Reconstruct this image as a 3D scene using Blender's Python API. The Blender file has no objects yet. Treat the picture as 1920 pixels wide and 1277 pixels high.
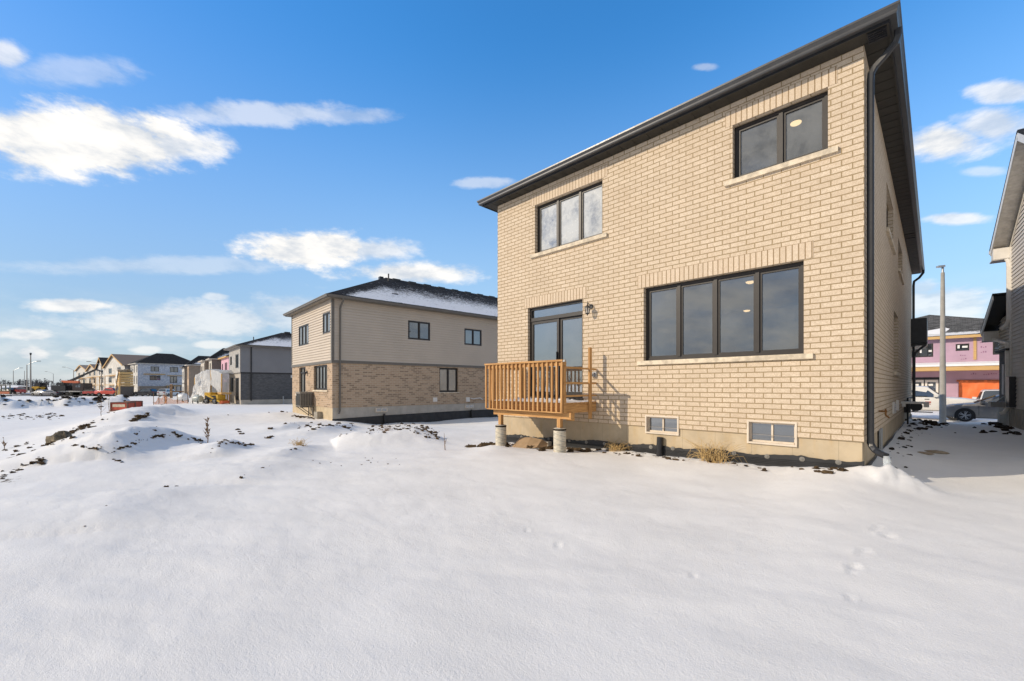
import bpy, math, random
import numpy as np
from mathutils import Vector, Matrix
R = math.radians
S = bpy.context.scene
COL = S.collection
rnd = random.Random(7)

# ------------------------------------------------------------------ camera
CAM = np.array([.755, -8.2, .84]); FPX = 794.0; Y0 = 724.0          # photo is 1920 x 1277
cd = bpy.data.cameras.new('camera'); co = bpy.data.objects.new('camera', cd); COL.objects.link(co)
co.location = CAM; co.rotation_euler = (R(90), 0, R(45))
cd.sensor_width = 36; cd.lens = FPX / 1920 * 36; cd.shift_y = (Y0 - 638.5) / 1920
cd.clip_start = .05; cd.clip_end = 9000
S.camera = co
C45 = math.sqrt(.5)
def at(px, py, d):                                                   # point seen at a pixel of the photo, d metres ahead
    lat = (px - 960) / FPX * d
    return Vector((CAM[0] + (lat - d) * C45, CAM[1] + (lat + d) * C45, CAM[2] + (Y0 - py) / FPX * d))

# ------------------------------------------------------------------ sun, sky, exposure
SUN_DIR = Vector((-.80, -1.27, .77)).normalized()                    # towards the sun
EL = math.asin(SUN_DIR.z); AZ = math.atan2(SUN_DIR.x, SUN_DIR.y)
sl = bpy.data.lights.new('sun', 'SUN'); sl.energy = 3.5; sl.angle = R(.53); sl.color = (1, .86, .67)
so = bpy.data.objects.new('sun', sl); COL.objects.link(so)
so.rotation_euler = (-SUN_DIR).to_track_quat('-Z', 'Y').to_euler()
so.location = (-30, -50, 40)
W = bpy.data.worlds.new('World'); S.world = W; W.use_nodes = True
S.view_settings.view_transform = 'Standard'; S.view_settings.look = 'None'
S.view_settings.exposure = .07; S.view_settings.gamma = 1; S.view_settings.use_curve_mapping = False

class NT:
    def __init__(s, nt): s.t = nt; s.n = nt.nodes; s.l = nt.links
    def add(s, typ, ins=None, **props):
        n = s.n.new('ShaderNode' + typ)
        for k, v in props.items(): setattr(n, k, v)
        for k, v in (ins or {}).items():
            i = n.inputs[k]
            if hasattr(v, 'is_output'): s.l.new(v, i)
            else: i.default_value = v
        return n
    def math(s, op, a, b=None, c=None, clamp=False):
        ins = {0: a}
        if b is not None: ins[1] = b
        if c is not None: ins[2] = c
        n = s.add('Math', ins, operation=op); n.use_clamp = clamp
        return n.outputs[0]
    def vmath(s, op, a, b=None):
        ins = {0: a}
        if b is not None: ins[1] = b
        n = s.add('VectorMath', ins, operation=op)
        return n.outputs['Value'] if op in ('DOT_PRODUCT', 'LENGTH') else n.outputs[0]
    def mix(s, f, a, b, blend='MIX'):
        n = s.add('Mix', None, data_type='RGBA', blend_type=blend)
        for i, v in ((0, f), (6, a), (7, b)):
            if hasattr(v, 'is_output'): s.l.new(v, n.inputs[i])
            else: n.inputs[i].default_value = v if i == 0 else (tuple(v) + (1,))[:4]
        return n.outputs[2]
    def ss(s, x, lo, hi, a=0., b=1.):
        n = s.add('MapRange', {0: x, 1: lo, 2: hi, 3: a, 4: b}, interpolation_type='SMOOTHSTEP')
        return n.outputs[0]
    def noise(s, vec, scale, detail=4., rough=.55, dist=0., out='Fac'):
        ins = {'Scale': scale, 'Detail': detail, 'Roughness': rough, 'Distortion': dist}
        if vec is not None: ins['Vector'] = vec
        return s.add('TexNoise', ins).outputs[out]

w = NT(W.node_tree); W.node_tree.nodes.clear()
sky = w.add('TexSky', sky_type='NISHITA', sun_disc=False, sun_elevation=EL, sun_rotation=AZ, altitude=200, air_density=1.0, dust_density=.35, ozone_density=2.2)
hs = w.add('HueSaturation', {'Saturation': 1.34, 'Value': 1.80, 'Color': sky.outputs[0]})
geo = w.add('TexCoord').outputs['Generated']
def dirpx(px, py):
    v = at(px, py, 1) - Vector(CAM); return v.normalized()
nz = w.noise(w.vmath('MULTIPLY', geo, (9, 9, 22)), 1.0, 7., .6)
nz2 = w.noise(w.vmath('MULTIPLY', geo, (3, 3, 9)), 1.0, 6., .6)
nz3 = w.noise(w.vmath('MULTIPLY', geo, (22, 22, 46)), 1.0, 6., .62)
nn = w.math('ADD', w.math('MULTIPLY_ADD', nz, .62, -.31), w.math('MULTIPLY_ADD', nz3, .45, -.225))
cloud = None
# px, py, half width, half height (photo pixels), strength, softness
CL = [(110, 245, 300, 80, 1.25), (300, 268, 150, 40, .9), (10, 100, 55, 26, .7), (130, 130, 150, 34, .30), (470, 205, 240, 26, .50), (650, 216, 100, 18, .36), (575, 466, 150, 40, 1.25), (700, 468, 100, 26, .75), (770, 512, 140, 25, .95),
      (130, 572, 95, 16, .85), (330, 598, 260, 42, .6), (560, 590, 150, 45, .5), (50, 628, 75, 15, .75), (60, 662, 50, 20, .85), (155, 663, 46, 18, .85), (275, 656, 36, 11, .65), (400, 646, 45, 11, .65), (405, 556, 28, 9, .5), (910, 343, 66, 12, .40),
      (1775, 265, 105, 38, .95), (1870, 232, 100, 38, .75), (1885, 172, 80, 25, .75), (1795, 409, 75, 13, .75), (1780, 565, 140, 45, .62), (1735, 540, 46, 20, .5), (300, 490, 300, 20, .30), (1320, 125, 26, 9, .32), (1845, 322, 45, 11, .4)]
for px, py, hw, hh, st in CL:
    c = dirpx(px, py); e1 = dirpx(px + hw, py) - dirpx(px - hw, py); e2 = dirpx(px, py - hh) - dirpx(px, py + hh)
    a = e1.length / 2; b = e2.length / 2; r_ = e1.normalized(); u_ = (e2 - r_ * e2.dot(r_)).normalized()
    x = w.math('DIVIDE', w.vmath('DOT_PRODUCT', geo, tuple(r_)), a); y = w.math('DIVIDE', w.vmath('DOT_PRODUCT', geo, tuple(u_)), b)
    e = w.math('SQRT', w.math('ADD', w.math('MULTIPLY', x, x), w.math('MULTIPLY', y, y)))
    front = w.math('GREATER_THAN', w.vmath('DOT_PRODUCT', geo, tuple(c)), .2)
    m = w.math('MULTIPLY', w.ss(w.math('SUBTRACT', e, w.math('MULTIPLY', nn, 2.2)), 1.08, .40), w.math('MULTIPLY', front, st))
    cloud = m if cloud is None else w.math('MAXIMUM', cloud, m)
sepz = w.add('SeparateXYZ', {0: geo}).outputs[2]
# thin bands low over the horizon; broken cloud behind, for the panes and as neutral fill light
low = w.math('MULTIPLY', w.ss(nz2, .42, .68), w.math('MULTIPLY', w.ss(sepz, .20, .05), .5))
back = w.ss(w.vmath('DOT_PRODUCT', geo, (C45, -C45, 0)), -.05, .40)
fill_veil = w.math('MAXIMUM', back, w.ss(sepz, .74, .90))                  # unseen thin cloud overhead and behind, added for neutral fill light
south = w.math('MULTIPLY', fill_veil, w.ss(nz2, .20, .62, .62, .95))
cloud = w.math('MAXIMUM', cloud, w.math('MAXIMUM', low, south))
cloud = w.math('MINIMUM', cloud, 1.)
shade = w.ss(nz, .34, .60)
ccol = w.mix(shade, (4.3, 4.6, 5.0), (6.9, 6.7, 6.4))
pale = w.math('MULTIPLY', w.ss(sepz, .66, .0), .86)                 # paler air towards the horizon
base = w.mix(pale, hs.outputs[0], (2.7, 3.6, 4.5))
ccol = w.mix(fill_veil, ccol, w.mix(w.ss(w.math('ADD', w.math('MULTIPLY', nz2, .55), w.math('MULTIPLY', nz, .45)), .40, .60), (1.7, 1.95, 2.4), (3.9, 3.7, 3.4)))
base = w.mix(w.math('MULTIPLY', w.ss(w.vmath('DOT_PRODUCT', geo, (-C45, -C45, 0)), .15, .75), .55), base, (.62, .62, .68), 'MULTIPLY')
skyc = w.mix(cloud, base, ccol)
bg = w.add('Background', {'Color': skyc, 'Strength': .15})
w.l.new(bg.outputs[0], w.add('OutputWorld').inputs[0])

# ------------------------------------------------------------------ materials
MATS = {}
def mat(name):
    m = bpy.data.materials.new(name); m.use_nodes = True; m.node_tree.nodes.clear()
    t = NT(m.node_tree); out = t.add('OutputMaterial'); MATS[name] = m
    return m, t, out
def finish(t, out, col, rough=.6, bump=None, bs=.3, bd=.01, metallic=0., spec=.5, **kw):
    p = t.add('BsdfPrincipled', {'Roughness': rough, 'Metallic': metallic, 'Specular IOR Level': spec})
    if hasattr(col, 'is_output'): t.l.new(col, p.inputs['Base Color'])
    else: p.inputs['Base Color'].default_value = tuple(col) + (1,)
    for k, v in kw.items(): p.inputs[k].default_value = v
    if bump is not None:
        b = t.add('Bump', {'Strength': bs, 'Distance': bd, 'Height': bump}); t.l.new(b.outputs[0], p.inputs['Normal'])
    t.l.new(p.outputs[0], out.inputs[0]); return p
def plain(name, col, rough=.55, metallic=0., var=.12, scale=6., bs=.15, bd=.004, spec=.5):
    if name in MATS: return MATS[name]
    m, t, out = mat(name); tc = t.add('TexCoord').outputs['Object']
    n = t.noise(tc, scale, 5.); n2 = t.noise(tc, scale * 9, 3.)
    c = t.mix(t.ss(n, .3, .7), tuple(x * (1 - var) for x in col), tuple(min(1, x * (1 + var)) for x in col))
    finish(t, out, c, t.math('MULTIPLY_ADD', n2, .25, rough - .12), n2, bs, bd, metallic, spec)
    return m
def brick_mat(name, c1, c2, mortar, bw=.267, rh=.09, ms=.011, vein=(.3, .22, .13), veins=.55, offset=.5, blotch=0., bump=.6):
    m, t, out = mat(name)
    uv = t.add('UVMap').outputs[0]
    wob = t.noise(uv, 14., 3., out='Color')
    uvw = t.vmath('ADD', uv, t.vmath('MULTIPLY', t.vmath('SUBTRACT', wob, (.5, .5, .5)), (.006, .005, 0)))
    b = t.add('TexBrick', {'Vector': uvw, 'Color1': (0, 0, 0, 1), 'Color2': (1, 1, 1, 1), 'Mortar': (0, 0, 0, 1), 'Scale': 1., 'Mortar Size': ms,
                           'Mortar Smooth': .12, 'Bias': 0., 'Brick Width': bw, 'Row Height': rh}, offset=offset, squash=1.0)
    tone = t.add('SeparateColor', {0: b.outputs['Color']}).outputs[0]
    fac = b.outputs['Fac']
    n1 = t.noise(uv, 30., 6., .65, 1.2); n2 = t.noise(uv, 95., 4.); n3 = t.noise(uv, 1.3, 3.)
    c = t.mix(tone, c1, c2)
    c = t.mix(t.math('MULTIPLY', t.ss(t.math('ABSOLUTE', t.math('SUBTRACT', n1, .5)), .06, .0), veins), c, vein)
    c = t.mix(t.math('MULTIPLY', t.ss(n3, .35, .7), .22), c, tuple(x * .72 for x in c1))
    if blotch:
        c = t.mix(t.math('MULTIPLY', t.ss(tone, .56, .74), blotch), c, tuple(x * .45 for x in c1))
    mc = t.mix(n2, tuple(x * .8 for x in mortar), mortar)
    c = t.mix(fac, c, mc)
    h = t.math('ADD', t.math('MULTIPLY', t.math('SUBTRACT', 1., fac), 1.), t.math('MULTIPLY', t.math('ADD', n1, t.math('MULTIPLY', n2, .5)), .5))
    finish(t, out, c, .9, h, bump, .016, spec=.2)
    return m
M_BRICK = brick_mat('cream_brick', (.64, .525, .395), (.715, .60, .465), (.37, .275, .16), ms=.0085, vein=(.45, .335, .22), veins=.75)
M_SOLDIER = brick_mat('cream_brick_upright', (.64, .525, .395), (.715, .60, .465), (.34, .24, .14), bw=.0895, rh=.2885, ms=.0085, vein=(.44, .31, .19), offset=0.)
M_NBRICK = brick_mat('tan_brick', (.43, .305, .205), (.53, .39, .27), (.55, .44, .33), bw=.30, rh=.105, ms=.016, vein=(.34, .25, .16), veins=.15, blotch=.72, bump=.5)
M_GBRICK = brick_mat('grey_brick', (.10, .10, .105), (.16, .16, .165), (.09, .09, .09), bw=.24, rh=.08, veins=.2, vein=(.08, .08, .08), bump=.4)
M_TBRICK = brick_mat('taupe_brick', (.30, .24, .19), (.38, .31, .25), (.3, .27, .24), bw=.24, rh=.08, veins=.2, vein=(.2, .16, .12), bump=.4)

def concrete(name, col, streak=.4, rust=(.42, .30, .15)):
    m, t, out = mat(name); tc = t.add('TexCoord').outputs['Object']
    uv = t.add('UVMap').outputs[0]
    n = t.noise(tc, 2.2, 6., .6); n2 = t.noise(tc, 40., 4.); n3 = t.noise(t.vmath('MULTIPLY', uv, (5, 1, 1)), 1.2, 5.)
    c = t.mix(t.ss(n, .3, .72), tuple(x * .8 for x in col), col)
    c = t.mix(t.math('MULTIPLY', t.ss(n3, .45, .75), streak), c, rust)
    pits = t.add('TexVoronoi', {'Vector': tc, 'Scale': 9.}).outputs['Distance']
    c = t.mix(t.math('MULTIPLY', t.ss(pits, .09, .03), .6), c, tuple(x * .35 for x in col))
    # form-panel seams every 0.6 m
    u = t.add('SeparateXYZ', {0: uv}).outputs[0]
    fr = t.math('ABSOLUTE', t.math('SUBTRACT', t.math('FRACT', t.math('DIVIDE', u, .61)), .5))
    c = t.mix(t.math('MULTIPLY', t.ss(fr, .010, .002), .45), c, tuple(x * .45 for x in col))
    finish(t, out, c, .92, t.math('ADD', n2, t.math('MULTIPLY', t.ss(fr, .012, .0), -.8)), .35, .006, spec=.2)
    return m
M_CONC = concrete('foundation_concrete', (.56, .46, .32), .55, (.50, .36, .19))
M_NCONC = concrete('pale_concrete', (.50, .46, .40), .15)
M_POLE = concrete('pole_concrete', (.42, .40, .36), .1)
M_STONE = plain('limestone_sill', (.62, .53, .40), .85, var=.22, scale=9., bs=.5, bd=.01)

def wood(name, a, b, k=1.):
    m, t, out = mat(name); uv = t.add('UVMap').outputs[0]
    oi = t.add('ObjectInfo').outputs['Random']
    v = t.vmath('ADD', t.vmath('MULTIPLY', uv, (1.4, 26, 1)), t.add('CombineXYZ', {0: t.math('MULTIPLY', oi, 37.), 1: t.math('MULTIPLY', oi, 91.)}).outputs[0])
    n = t.noise(v, 1.3, 6., .6, .6); n2 = t.noise(v, 7., 3.)
    k_ = t.add('TexVoronoi', {'Vector': t.vmath('ADD', t.vmath('MULTIPLY', uv, (2.2, 7, 1)), t.add('CombineXYZ', {0: t.math('MULTIPLY', oi, 17.), 1: t.math('MULTIPLY', oi, 5.)}).outputs[0]), 'Scale': 1.}).outputs['Distance']
    c = t.mix(t.ss(n, .32, .66), a, b)
    c = t.mix(t.math('MULTIPLY', t.ss(k_, .10, .03), .75), c, tuple(x * .3 for x in a))
    c = t.mix(t.math('MULTIPLY', oi, .55), c, tuple(x * y for x, y in zip(b, (.62, .56, .5))))
    finish(t, out, c, .72, t.math('ADD', n, t.math('MULTIPLY', n2, .4)), .25, .004, spec=.3)
    return m
M_WOOD = wood('treated_lumber', (.36, .175, .06), (.68, .40, .165))
M_LUMBER = wood('raw_lumber', (.55, .34, .13), (.70, .48, .22))
M_OSB = wood('roof_sheathing', (.16, .115, .085), (.22, .17, .13))

M_BLACK = plain('black_aluminium', (.018, .019, .022), .38, var=.2, spec=.5)
M_FRAME = plain('bronze_black_vinyl', (.024, .020, .018), .45, var=.15)
M_SOFFIT = plain('dark_soffit', (.026, .024, .019), .6, var=.15)
M_GUTTER = plain('charcoal_gutter', (.055, .056, .058), .35, var=.1)
M_MEMB = plain('black_membrane', (.022, .023, .025), .5, var=.3, scale=3.)
M_WHITE = plain('white_vinyl', (.72, .69, .64), .45, var=.05)
M_CREAM = plain('cream_vinyl', (.66, .57, .46), .5, var=.06)
M_GREYTRIM = plain('taupe_trim', (.14, .125, .105), .5, var=.08)
M_METAL = plain('galvanised_steel', (.42, .43, .44), .4, .6, var=.12)
M_RUBBER = plain('tyre_rubber', (.018, .018, .018), .85, var=.2)
M_DIRT = plain('frozen_soil', (.105, .072, .042), .95, var=.5, scale=14., bs=.8, bd=.03, spec=.1)
M_DARKDIRT = plain('dark_soil', (.05, .04, .032), .95, var=.5, scale=14., bs=.8, bd=.03, spec=.1)
M_ROCK = plain('boulder_rock', (.23, .19, .135), .95, var=.5, scale=5., bs=.9, bd=.05, spec=.2)
M_STRAW = plain('dry_grass', (.48, .33, .14), .85, var=.3, scale=30.)
M_TWIG = plain('dry_twig', (.22, .14, .08), .9, var=.3, scale=30.)
M_CARD = plain('cardboard', (.42, .29, .17), .85, var=.1)
M_TUBE = None
M_ASPH = plain('asphalt', (.07, .07, .072), .9, var=.4, scale=1.2)
M_INT = plain('interior_paint', (.30, .30, .30), .9, var=.03)

def siding_mat(name, col):
    m, t, out = mat(name); tc = t.add('TexCoord').outputs['Object']
    n = t.noise(tc, .7, 4.); n2 = t.noise(t.vmath('MULTIPLY', tc, (2, 2, 40)), 3., 3.)
    c = t.mix(t.ss(n, .3, .7), tuple(x * .93 for x in col), col)
    finish(t, out, c, .6, n2, .08, .003, spec=.3); return m
def shingle(name, col, snow=0., snow2=0.):
    """uv: u along the eave, v up the slope, both in metres"""
    m, t, out = mat(name); uv = t.add('UVMap').outputs[0]
    b = t.add('TexBrick', {'Vector': uv, 'Color1': (0, 0, 0, 1), 'Color2': (1, 1, 1, 1), 'Mortar': (.2, .2, .2, 1), 'Scale': 1., 'Mortar Size': .012, 'Mortar Smooth': .3, 'Brick Width': .33, 'Row Height': .145}, offset=.37)
    tone = t.add('SeparateColor', {0: b.outputs['Color']}).outputs[0]
    c = t.mix(tone, tuple(x * .65 for x in col), tuple(x * 1.45 for x in col))
    c = t.mix(b.outputs['Fac'], c, tuple(x * .4 for x in col))
    h = t.math('SUBTRACT', 1., b.outputs['Fac'])
    if snow:
        sx = t.add('SeparateXYZ', {0: uv}); v = sx.outputs[1]; u = sx.outputs[0]
        n = t.noise(uv, .55, 5., .6); n2 = t.noise(t.vmath('MULTIPLY', uv, (5, 9, 1)), 1., 6., .75)
        rows = t.math('FRACT', t.math('DIVIDE', v, .145))
        base = t.math('ADD', t.math('MULTIPLY_ADD', n, .9, -.45), t.math('MULTIPLY_ADD', n2, 2.2, -1.1))
        up = t.ss(v, snow2, .4)                              # melts bare towards the ridge
        low = t.ss(v, .10, .25)
        hipe = t.ss(t.math('SUBTRACT', u, t.math('MULTIPLY', v, 1.18)), .2, 1.5)
        s_ = t.math('ADD', base, t.math('MULTIPLY_ADD', t.math('MULTIPLY', t.math('MULTIPLY', up, low), hipe), 1.05, -.55))
        s_ = t.math('ADD', s_, t.math('MULTIPLY_ADD', rows, -.6, .34))
        k = t.math('MULTIPLY', t.ss(s_, -.12, .22), snow)
        c = t.mix(k, c, (.80, .81, .84))
        h = t.math('ADD', h, t.math('MULTIPLY', k, 1.))
    finish(t, out, c, .9, h, .5, .02, spec=.15); return m
M_SHING = shingle('dark_shingle', (.030, .030, .032))
M_SHINGS = shingle('snowy_shingle', (.030, .030, .032), 1., 4.6)
M_SHINGG = shingle('grey_shingle', (.10, .10, .10), .8, 1.0)

def glass(name, refl, tint=(.55, .6, .63), frost=0., rough=.004):
    m, t, out = mat(name); tc = t.add('TexCoord').outputs['Object']
    tr = t.add('BsdfTransparent', {'Color': tint + (1,)})
    wav = t.noise(tc, 1.6, 2.)
    b = t.add('Bump', {'Strength': .02, 'Distance': .05, 'Height': wav})
    gl = t.add('BsdfGlossy', {'Color': (.92, .96, 1, 1), 'Roughness': rough, 'Normal': b.outputs[0]})
    lw = t.add('LayerWeight', {'Blend': .32}).outputs['Fresnel']
    f = t.math('ADD', t.math('MULTIPLY', lw, .6), refl, clamp=True)
    mx = t.add('MixShader', {0: f, 1: tr.outputs[0], 2: gl.outputs[0]}).outputs[0]
    n = t.noise(tc, 2.3, 6., .7); n2 = t.noise(tc, 24., 3.)
    dirt = t.math('MULTIPLY_ADD', t.ss(n, .35, .75), .05, .03)
    if frost: dirt = t.math('MULTIPLY', t.math('ADD', t.ss(n, .15, .62), t.math('MULTIPLY', t.ss(n2, .60, .68), .25)), frost, clamp=True)
    df = t.add('BsdfDiffuse', {'Color': (.62, .64, .64, 1)})
    mx2 = t.add('MixShader', {0: dirt, 1: mx, 2: df.outputs[0]}).outputs[0]
    t.l.new(mx2, out.inputs[0]); return m
M_GLASS = glass('window_glass', .33)
M_GLASSF = glass('misted_glass', .22, frost=.80)
M_GLASSB = glass('upper_glass', .20, frost=.16)
def darkglass(name, col, refl=.3):
    m, t, out = mat(name); tc = t.add('TexCoord').outputs['Object']
    n = t.noise(tc, 1.1, 4.)
    df = t.add('BsdfDiffuse', {'Color': t.mix(n, tuple(x * .5 for x in col), tuple(x * 1.5 for x in col))})
    gl = t.add('BsdfGlossy', {'Color': (.9, .95, 1, 1), 'Roughness': .02})
    t.l.new(t.add('MixShader', {0: refl, 1: df.outputs[0], 2: gl.outputs[0]}).outputs[0], out.inputs[0]); return m
M_DGLASS = darkglass('dark_glass', (.035, .04, .045), .28)
M_BLIND = darkglass('glass_over_blinds', (.20, .21, .21), .25)
M_CARGLASS = darkglass('car_glass', (.03, .035, .035), .22)
def paint(name, col, dirt=.3, dcol=(.42, .38, .33)):
    m, t, out = mat(name); tc = t.add('TexCoord').outputs['Object']
    n = t.noise(tc, 2.2, 6., .65)
    z = t.add('SeparateXYZ', {0: tc}).outputs[2]
    d = t.math('MULTIPLY', t.math('ADD', t.ss(n, .4, .75), t.ss(z, .9, .3)), dirt, clamp=True)
    c = t.mix(d, col, dcol)
    p = finish(t, out, c, t.math('MULTIPLY_ADD', d, .6, .25)); p.inputs['Coat Weight'].default_value = .5
    return m
def emit(name, col, st):
    m, t, out = mat(name); e = t.add('Emission', {'Color': col + (1,), 'Strength': st}); t.l.new(e.outputs[0], out.inputs[0]); return m
M_BULB = emit('lit_lamp_glass', (1, .64, .30), 2.4)

# snow ground: white snow, wind crust bump, bare soil where the attribute says so
m, t, out = mat('snow_ground'); tc = t.add('TexCoord').outputs['Object']
at_ = t.add('Attribute', attribute_name='dirt').outputs['Fac']
rd = t.add('Attribute', attribute_name='road').outputs['Fac']
n1 = t.noise(tc, 1.1, 6., .6); n2 = t.noise(tc, 60., 4., .7)
n4 = t.noise(tc, 9., 5., .6, .8)
rip = t.noise(t.vmath('MULTIPLY', tc, (1.0, 4.5, 1.)), 2.2, 5., .62, .5)
snowc = t.mix(t.ss(n1, .3, .7), (.775, .765, .75), (.825, .815, .80))
dn = t.noise(tc, 5.5, 6., .75)
dk = t.ss(t.math('ADD', at_, t.math('MULTIPLY_ADD', dn, 1.1, -.55)), .52, .60)
soil = t.mix(n4, (.045, .034, .024), (.13, .09, .055))
c = t.mix(dk, snowc, soil)
rn = t.noise(t.vmath('MULTIPLY', tc, (.25, 1.4, 1)), 1.2, 5., .6)
rk = t.ss(t.math('ADD', rd, t.math('MULTIPLY_ADD', rn, .9, -.45)), .42, .58)
c = t.mix(rk, c, t.mix(n4, (.10, .10, .10), (.26, .25, .245)))
n5 = t.noise(tc, 210., 2., .6)
h = t.math('ADD', t.math('ADD', t.math('ADD', t.math('MULTIPLY', n2, .42), t.math('MULTIPLY', n5, .26)), t.math('MULTIPLY', rip, .34)), t.math('ADD', t.math('MULTIPLY', n4, .38), t.math('MULTIPLY', dk, .6)))
p = finish(t, out, c, .75, h, .48, .03, spec=.25)
M_SNOW = m
M_ROOFSNOW = plain('settled_snow', (.80, .80, .81), .7, var=.03, bs=.4, bd=.02)

# ------------------------------------------------------------------ mesh builder
class MB:
    def __init__(s, M=None): s.v = []; s.f = []; s.uv = []; s.mi = []; s.M = M
    def face(s, pts, uv=None, mi=0):
        pts = [Vector(p) for p in pts]
        if uv is None:
            n = (pts[1] - pts[0]).cross(pts[2] - pts[0]); a = [abs(x) for x in n]
            if a[2] >= a[0] and a[2] >= a[1]: uv = [(p.x, p.y) for p in pts]
            elif a[0] > a[1]: uv = [(p.y, p.z) for p in pts]
            else: uv = [(p.x, p.z) for p in pts]
        k = len(s.v)
        s.v += [(s.M @ p if s.M else p) for p in pts]; s.f.append(tuple(range(k, k + len(pts)))); s.uv += list(uv); s.mi.append(mi)
        return s
    def box(s, x0, x1, y0, y1, z0, z1, mi=0):
        P = [(x0, y0, z0), (x1, y0, z0), (x1, y1, z0), (x0, y1, z0), (x0, y0, z1), (x1, y0, z1), (x1, y1, z1), (x0, y1, z1)]
        for q in ((0, 3, 2, 1), (4, 5, 6, 7), (0, 1, 5, 4), (1, 2, 6, 5), (2, 3, 7, 6), (3, 0, 4, 7)): s.face([P[i] for i in q], mi=mi)
        return s
    def beam(s, p0, p1, w_, h_, up=(0, 0, 1), mi=0, ch=0.):
        p0 = Vector(p0); p1 = Vector(p1); d = (p1 - p0); L = d.length; d.normalize(); up = Vector(up)
        if abs(d.dot(up)) > .95: up = Vector((0, 1, 0)) if abs(d.y) < .9 else Vector((1, 0, 0))
        a = d.cross(up).normalized() * (w_ / 2); b = a.cross(d).normalized() * (h_ / 2)
        A = [p0 - a - b, p0 + a - b, p0 + a + b, p0 - a + b]; B = [q + d * L for q in A]
        o = 0
        for i in range(4):
            j = (i + 1) % 4; wd = (A[j] - A[i]).length
            s.face([A[i], A[j], B[j], B[i]], [(0, o), (0, o + wd), (L, o + wd), (L, o)], mi); o += wd
        s.face(A[::-1], [(0, 0), (0, w_), (h_, w_), (h_, 0)], mi); s.face(B, [(0, 0), (0, w_), (h_, w_), (h_, 0)], mi)
        return s
    def tube(s, pts, r, n=10, mi=0, cap=True):
        pts = [Vector(p) for p in pts]; rs = r if isinstance(r, (list, tuple)) else [r] * len(pts)
        rings = []; pu = None
        for i, p in enumerate(pts):
            d = (pts[min(i + 1, len(pts) - 1)] - pts[max(i - 1, 0)]).normalized()
            if pu is None: pu = Vector((0, 0, 1)) if abs(d.z) < .9 else Vector((1, 0, 0))
            a = d.cross(pu).normalized(); b = a.cross(d).normalized(); pu = b
            rings.append([p + (a * math.cos(q) + b * math.sin(q)) * rs[i] for q in [2 * math.pi * k / n for k in range(n)]])
        L = 0
        for i in range(len(rings) - 1):
            L2 = L + (pts[i + 1] - pts[i]).length
            for k in range(n):
                j = (k + 1) % n; c0 = k * .1; c1 = (k + 1) * .1
                s.face([rings[i][k], rings[i][j], rings[i + 1][j], rings[i + 1][k]], [(L, c0), (L, c1), (L2, c1), (L2, c0)], mi)
            L = L2
        if cap: s.face(rings[0][::-1], mi=mi); s.face(rings[-1], mi=mi)
        return s
    def loft(s, rings, mi=0, cap=True, closed=True):
        n = len(rings[0])
        for i in range(len(rings) - 1):
            for k in range(n if closed else n - 1):
                j = (k + 1) % n; s.face([rings[i][k], rings[i][j], rings[i + 1][j], rings[i + 1][k]], mi=mi)
        if cap: s.face(rings[0][::-1], mi=mi); s.face(rings[-1], mi=mi)
        return s
    def lathe(s, c, prof, n=20, mi=0, axis='z'):
        c = Vector(c); rings = []
        for r_, z in prof:
            ring = []
            for k in range(n):
                a = 2 * math.pi * k / n; x, y = r_ * math.cos(a), r_ * math.sin(a)
                ring.append(c + (Vector((x, y, z)) if axis == 'z' else Vector((x, z, y)) if axis == 'y' else Vector((z, x, y))))
            rings.append(ring)
        for i in range(len(rings) - 1):
            for k in range(n):
                j = (k + 1) % n
                s.face([rings[i][k], rings[i][j], rings[i + 1][j], rings[i + 1][k]],
                       [(k / n * 2, prof[i][1]), ((k + 1) / n * 2, prof[i][1]), ((k + 1) / n * 2, prof[i + 1][1]), (k / n * 2, prof[i + 1][1])], mi)
        s.face(rings[0][::-1], mi=mi); s.face(rings[-1], mi=mi)
        return s
    def clod(s, c, r, seed, sx=1, sy=1, sz=.7, mi=0, rings=6, n=9, rough=.35):
        rg = random.Random(seed); rr = []
        for i in range(1, rings):
            ph = math.pi * i / rings; ring = []
            for k in range(n):
                a = 2 * math.pi * k / n; q = r * (1 + rg.uniform(-rough, rough))
                ring.append(Vector((c[0] + q * sx * math.sin(ph) * math.cos(a), c[1] + q * sy * math.sin(ph) * math.sin(a), c[2] - q * sz * math.cos(ph))))
            rr.append(ring)
        return s.loft(rr, mi)
    def build(s, name, mats, parent=None, world=False, smooth=False, origin=None, weld=False):
        if not isinstance(mats, (list, tuple)): mats = [mats]
        off = Vector((0, 0, 0))
        if origin is not None: off = Vector(origin)
        elif world and parent is not None: off = Vector(parent.location)
        if world == 2: off = off + Vector(parent.parent.location)
        me = bpy.data.meshes.new(name)
        me.from_pydata([tuple(p - off) for p in s.v], [], s.f)
        ul = me.uv_layers.new(name='UVMap'); ul.data.foreach_set('uv', [q for p in s.uv for q in p])
        for m_ in mats: me.materials.append(m_)
        if len(mats) > 1: me.polygons.foreach_set('material_index', s.mi)
        if smooth or weld:
            import bmesh
            bm = bmesh.new(); bm.from_mesh(me); bmesh.ops.remove_doubles(bm, verts=bm.verts, dist=1e-4)
            bmesh.ops.recalc_face_normals(bm, faces=bm.faces)
            bm.to_mesh(me); bm.free()
        if smooth:
            me.polygons.foreach_set('use_smooth', [True] * len(me.polygons))
            try: me.set_sharp_from_angle(angle=R(40))
            except Exception: pass
        o = bpy.data.objects.new(name, me); COL.objects.link(o)
        if parent is not None: o.parent = parent
        if origin is not None and parent is None: o.location = off
        return o
def tag(o, label=None, cat=None, group=None, kind=None):
    for k, v in (('label', label), ('category', cat), ('group', group), ('kind', kind)):
        if v: o[k] = v
    return o
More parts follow.
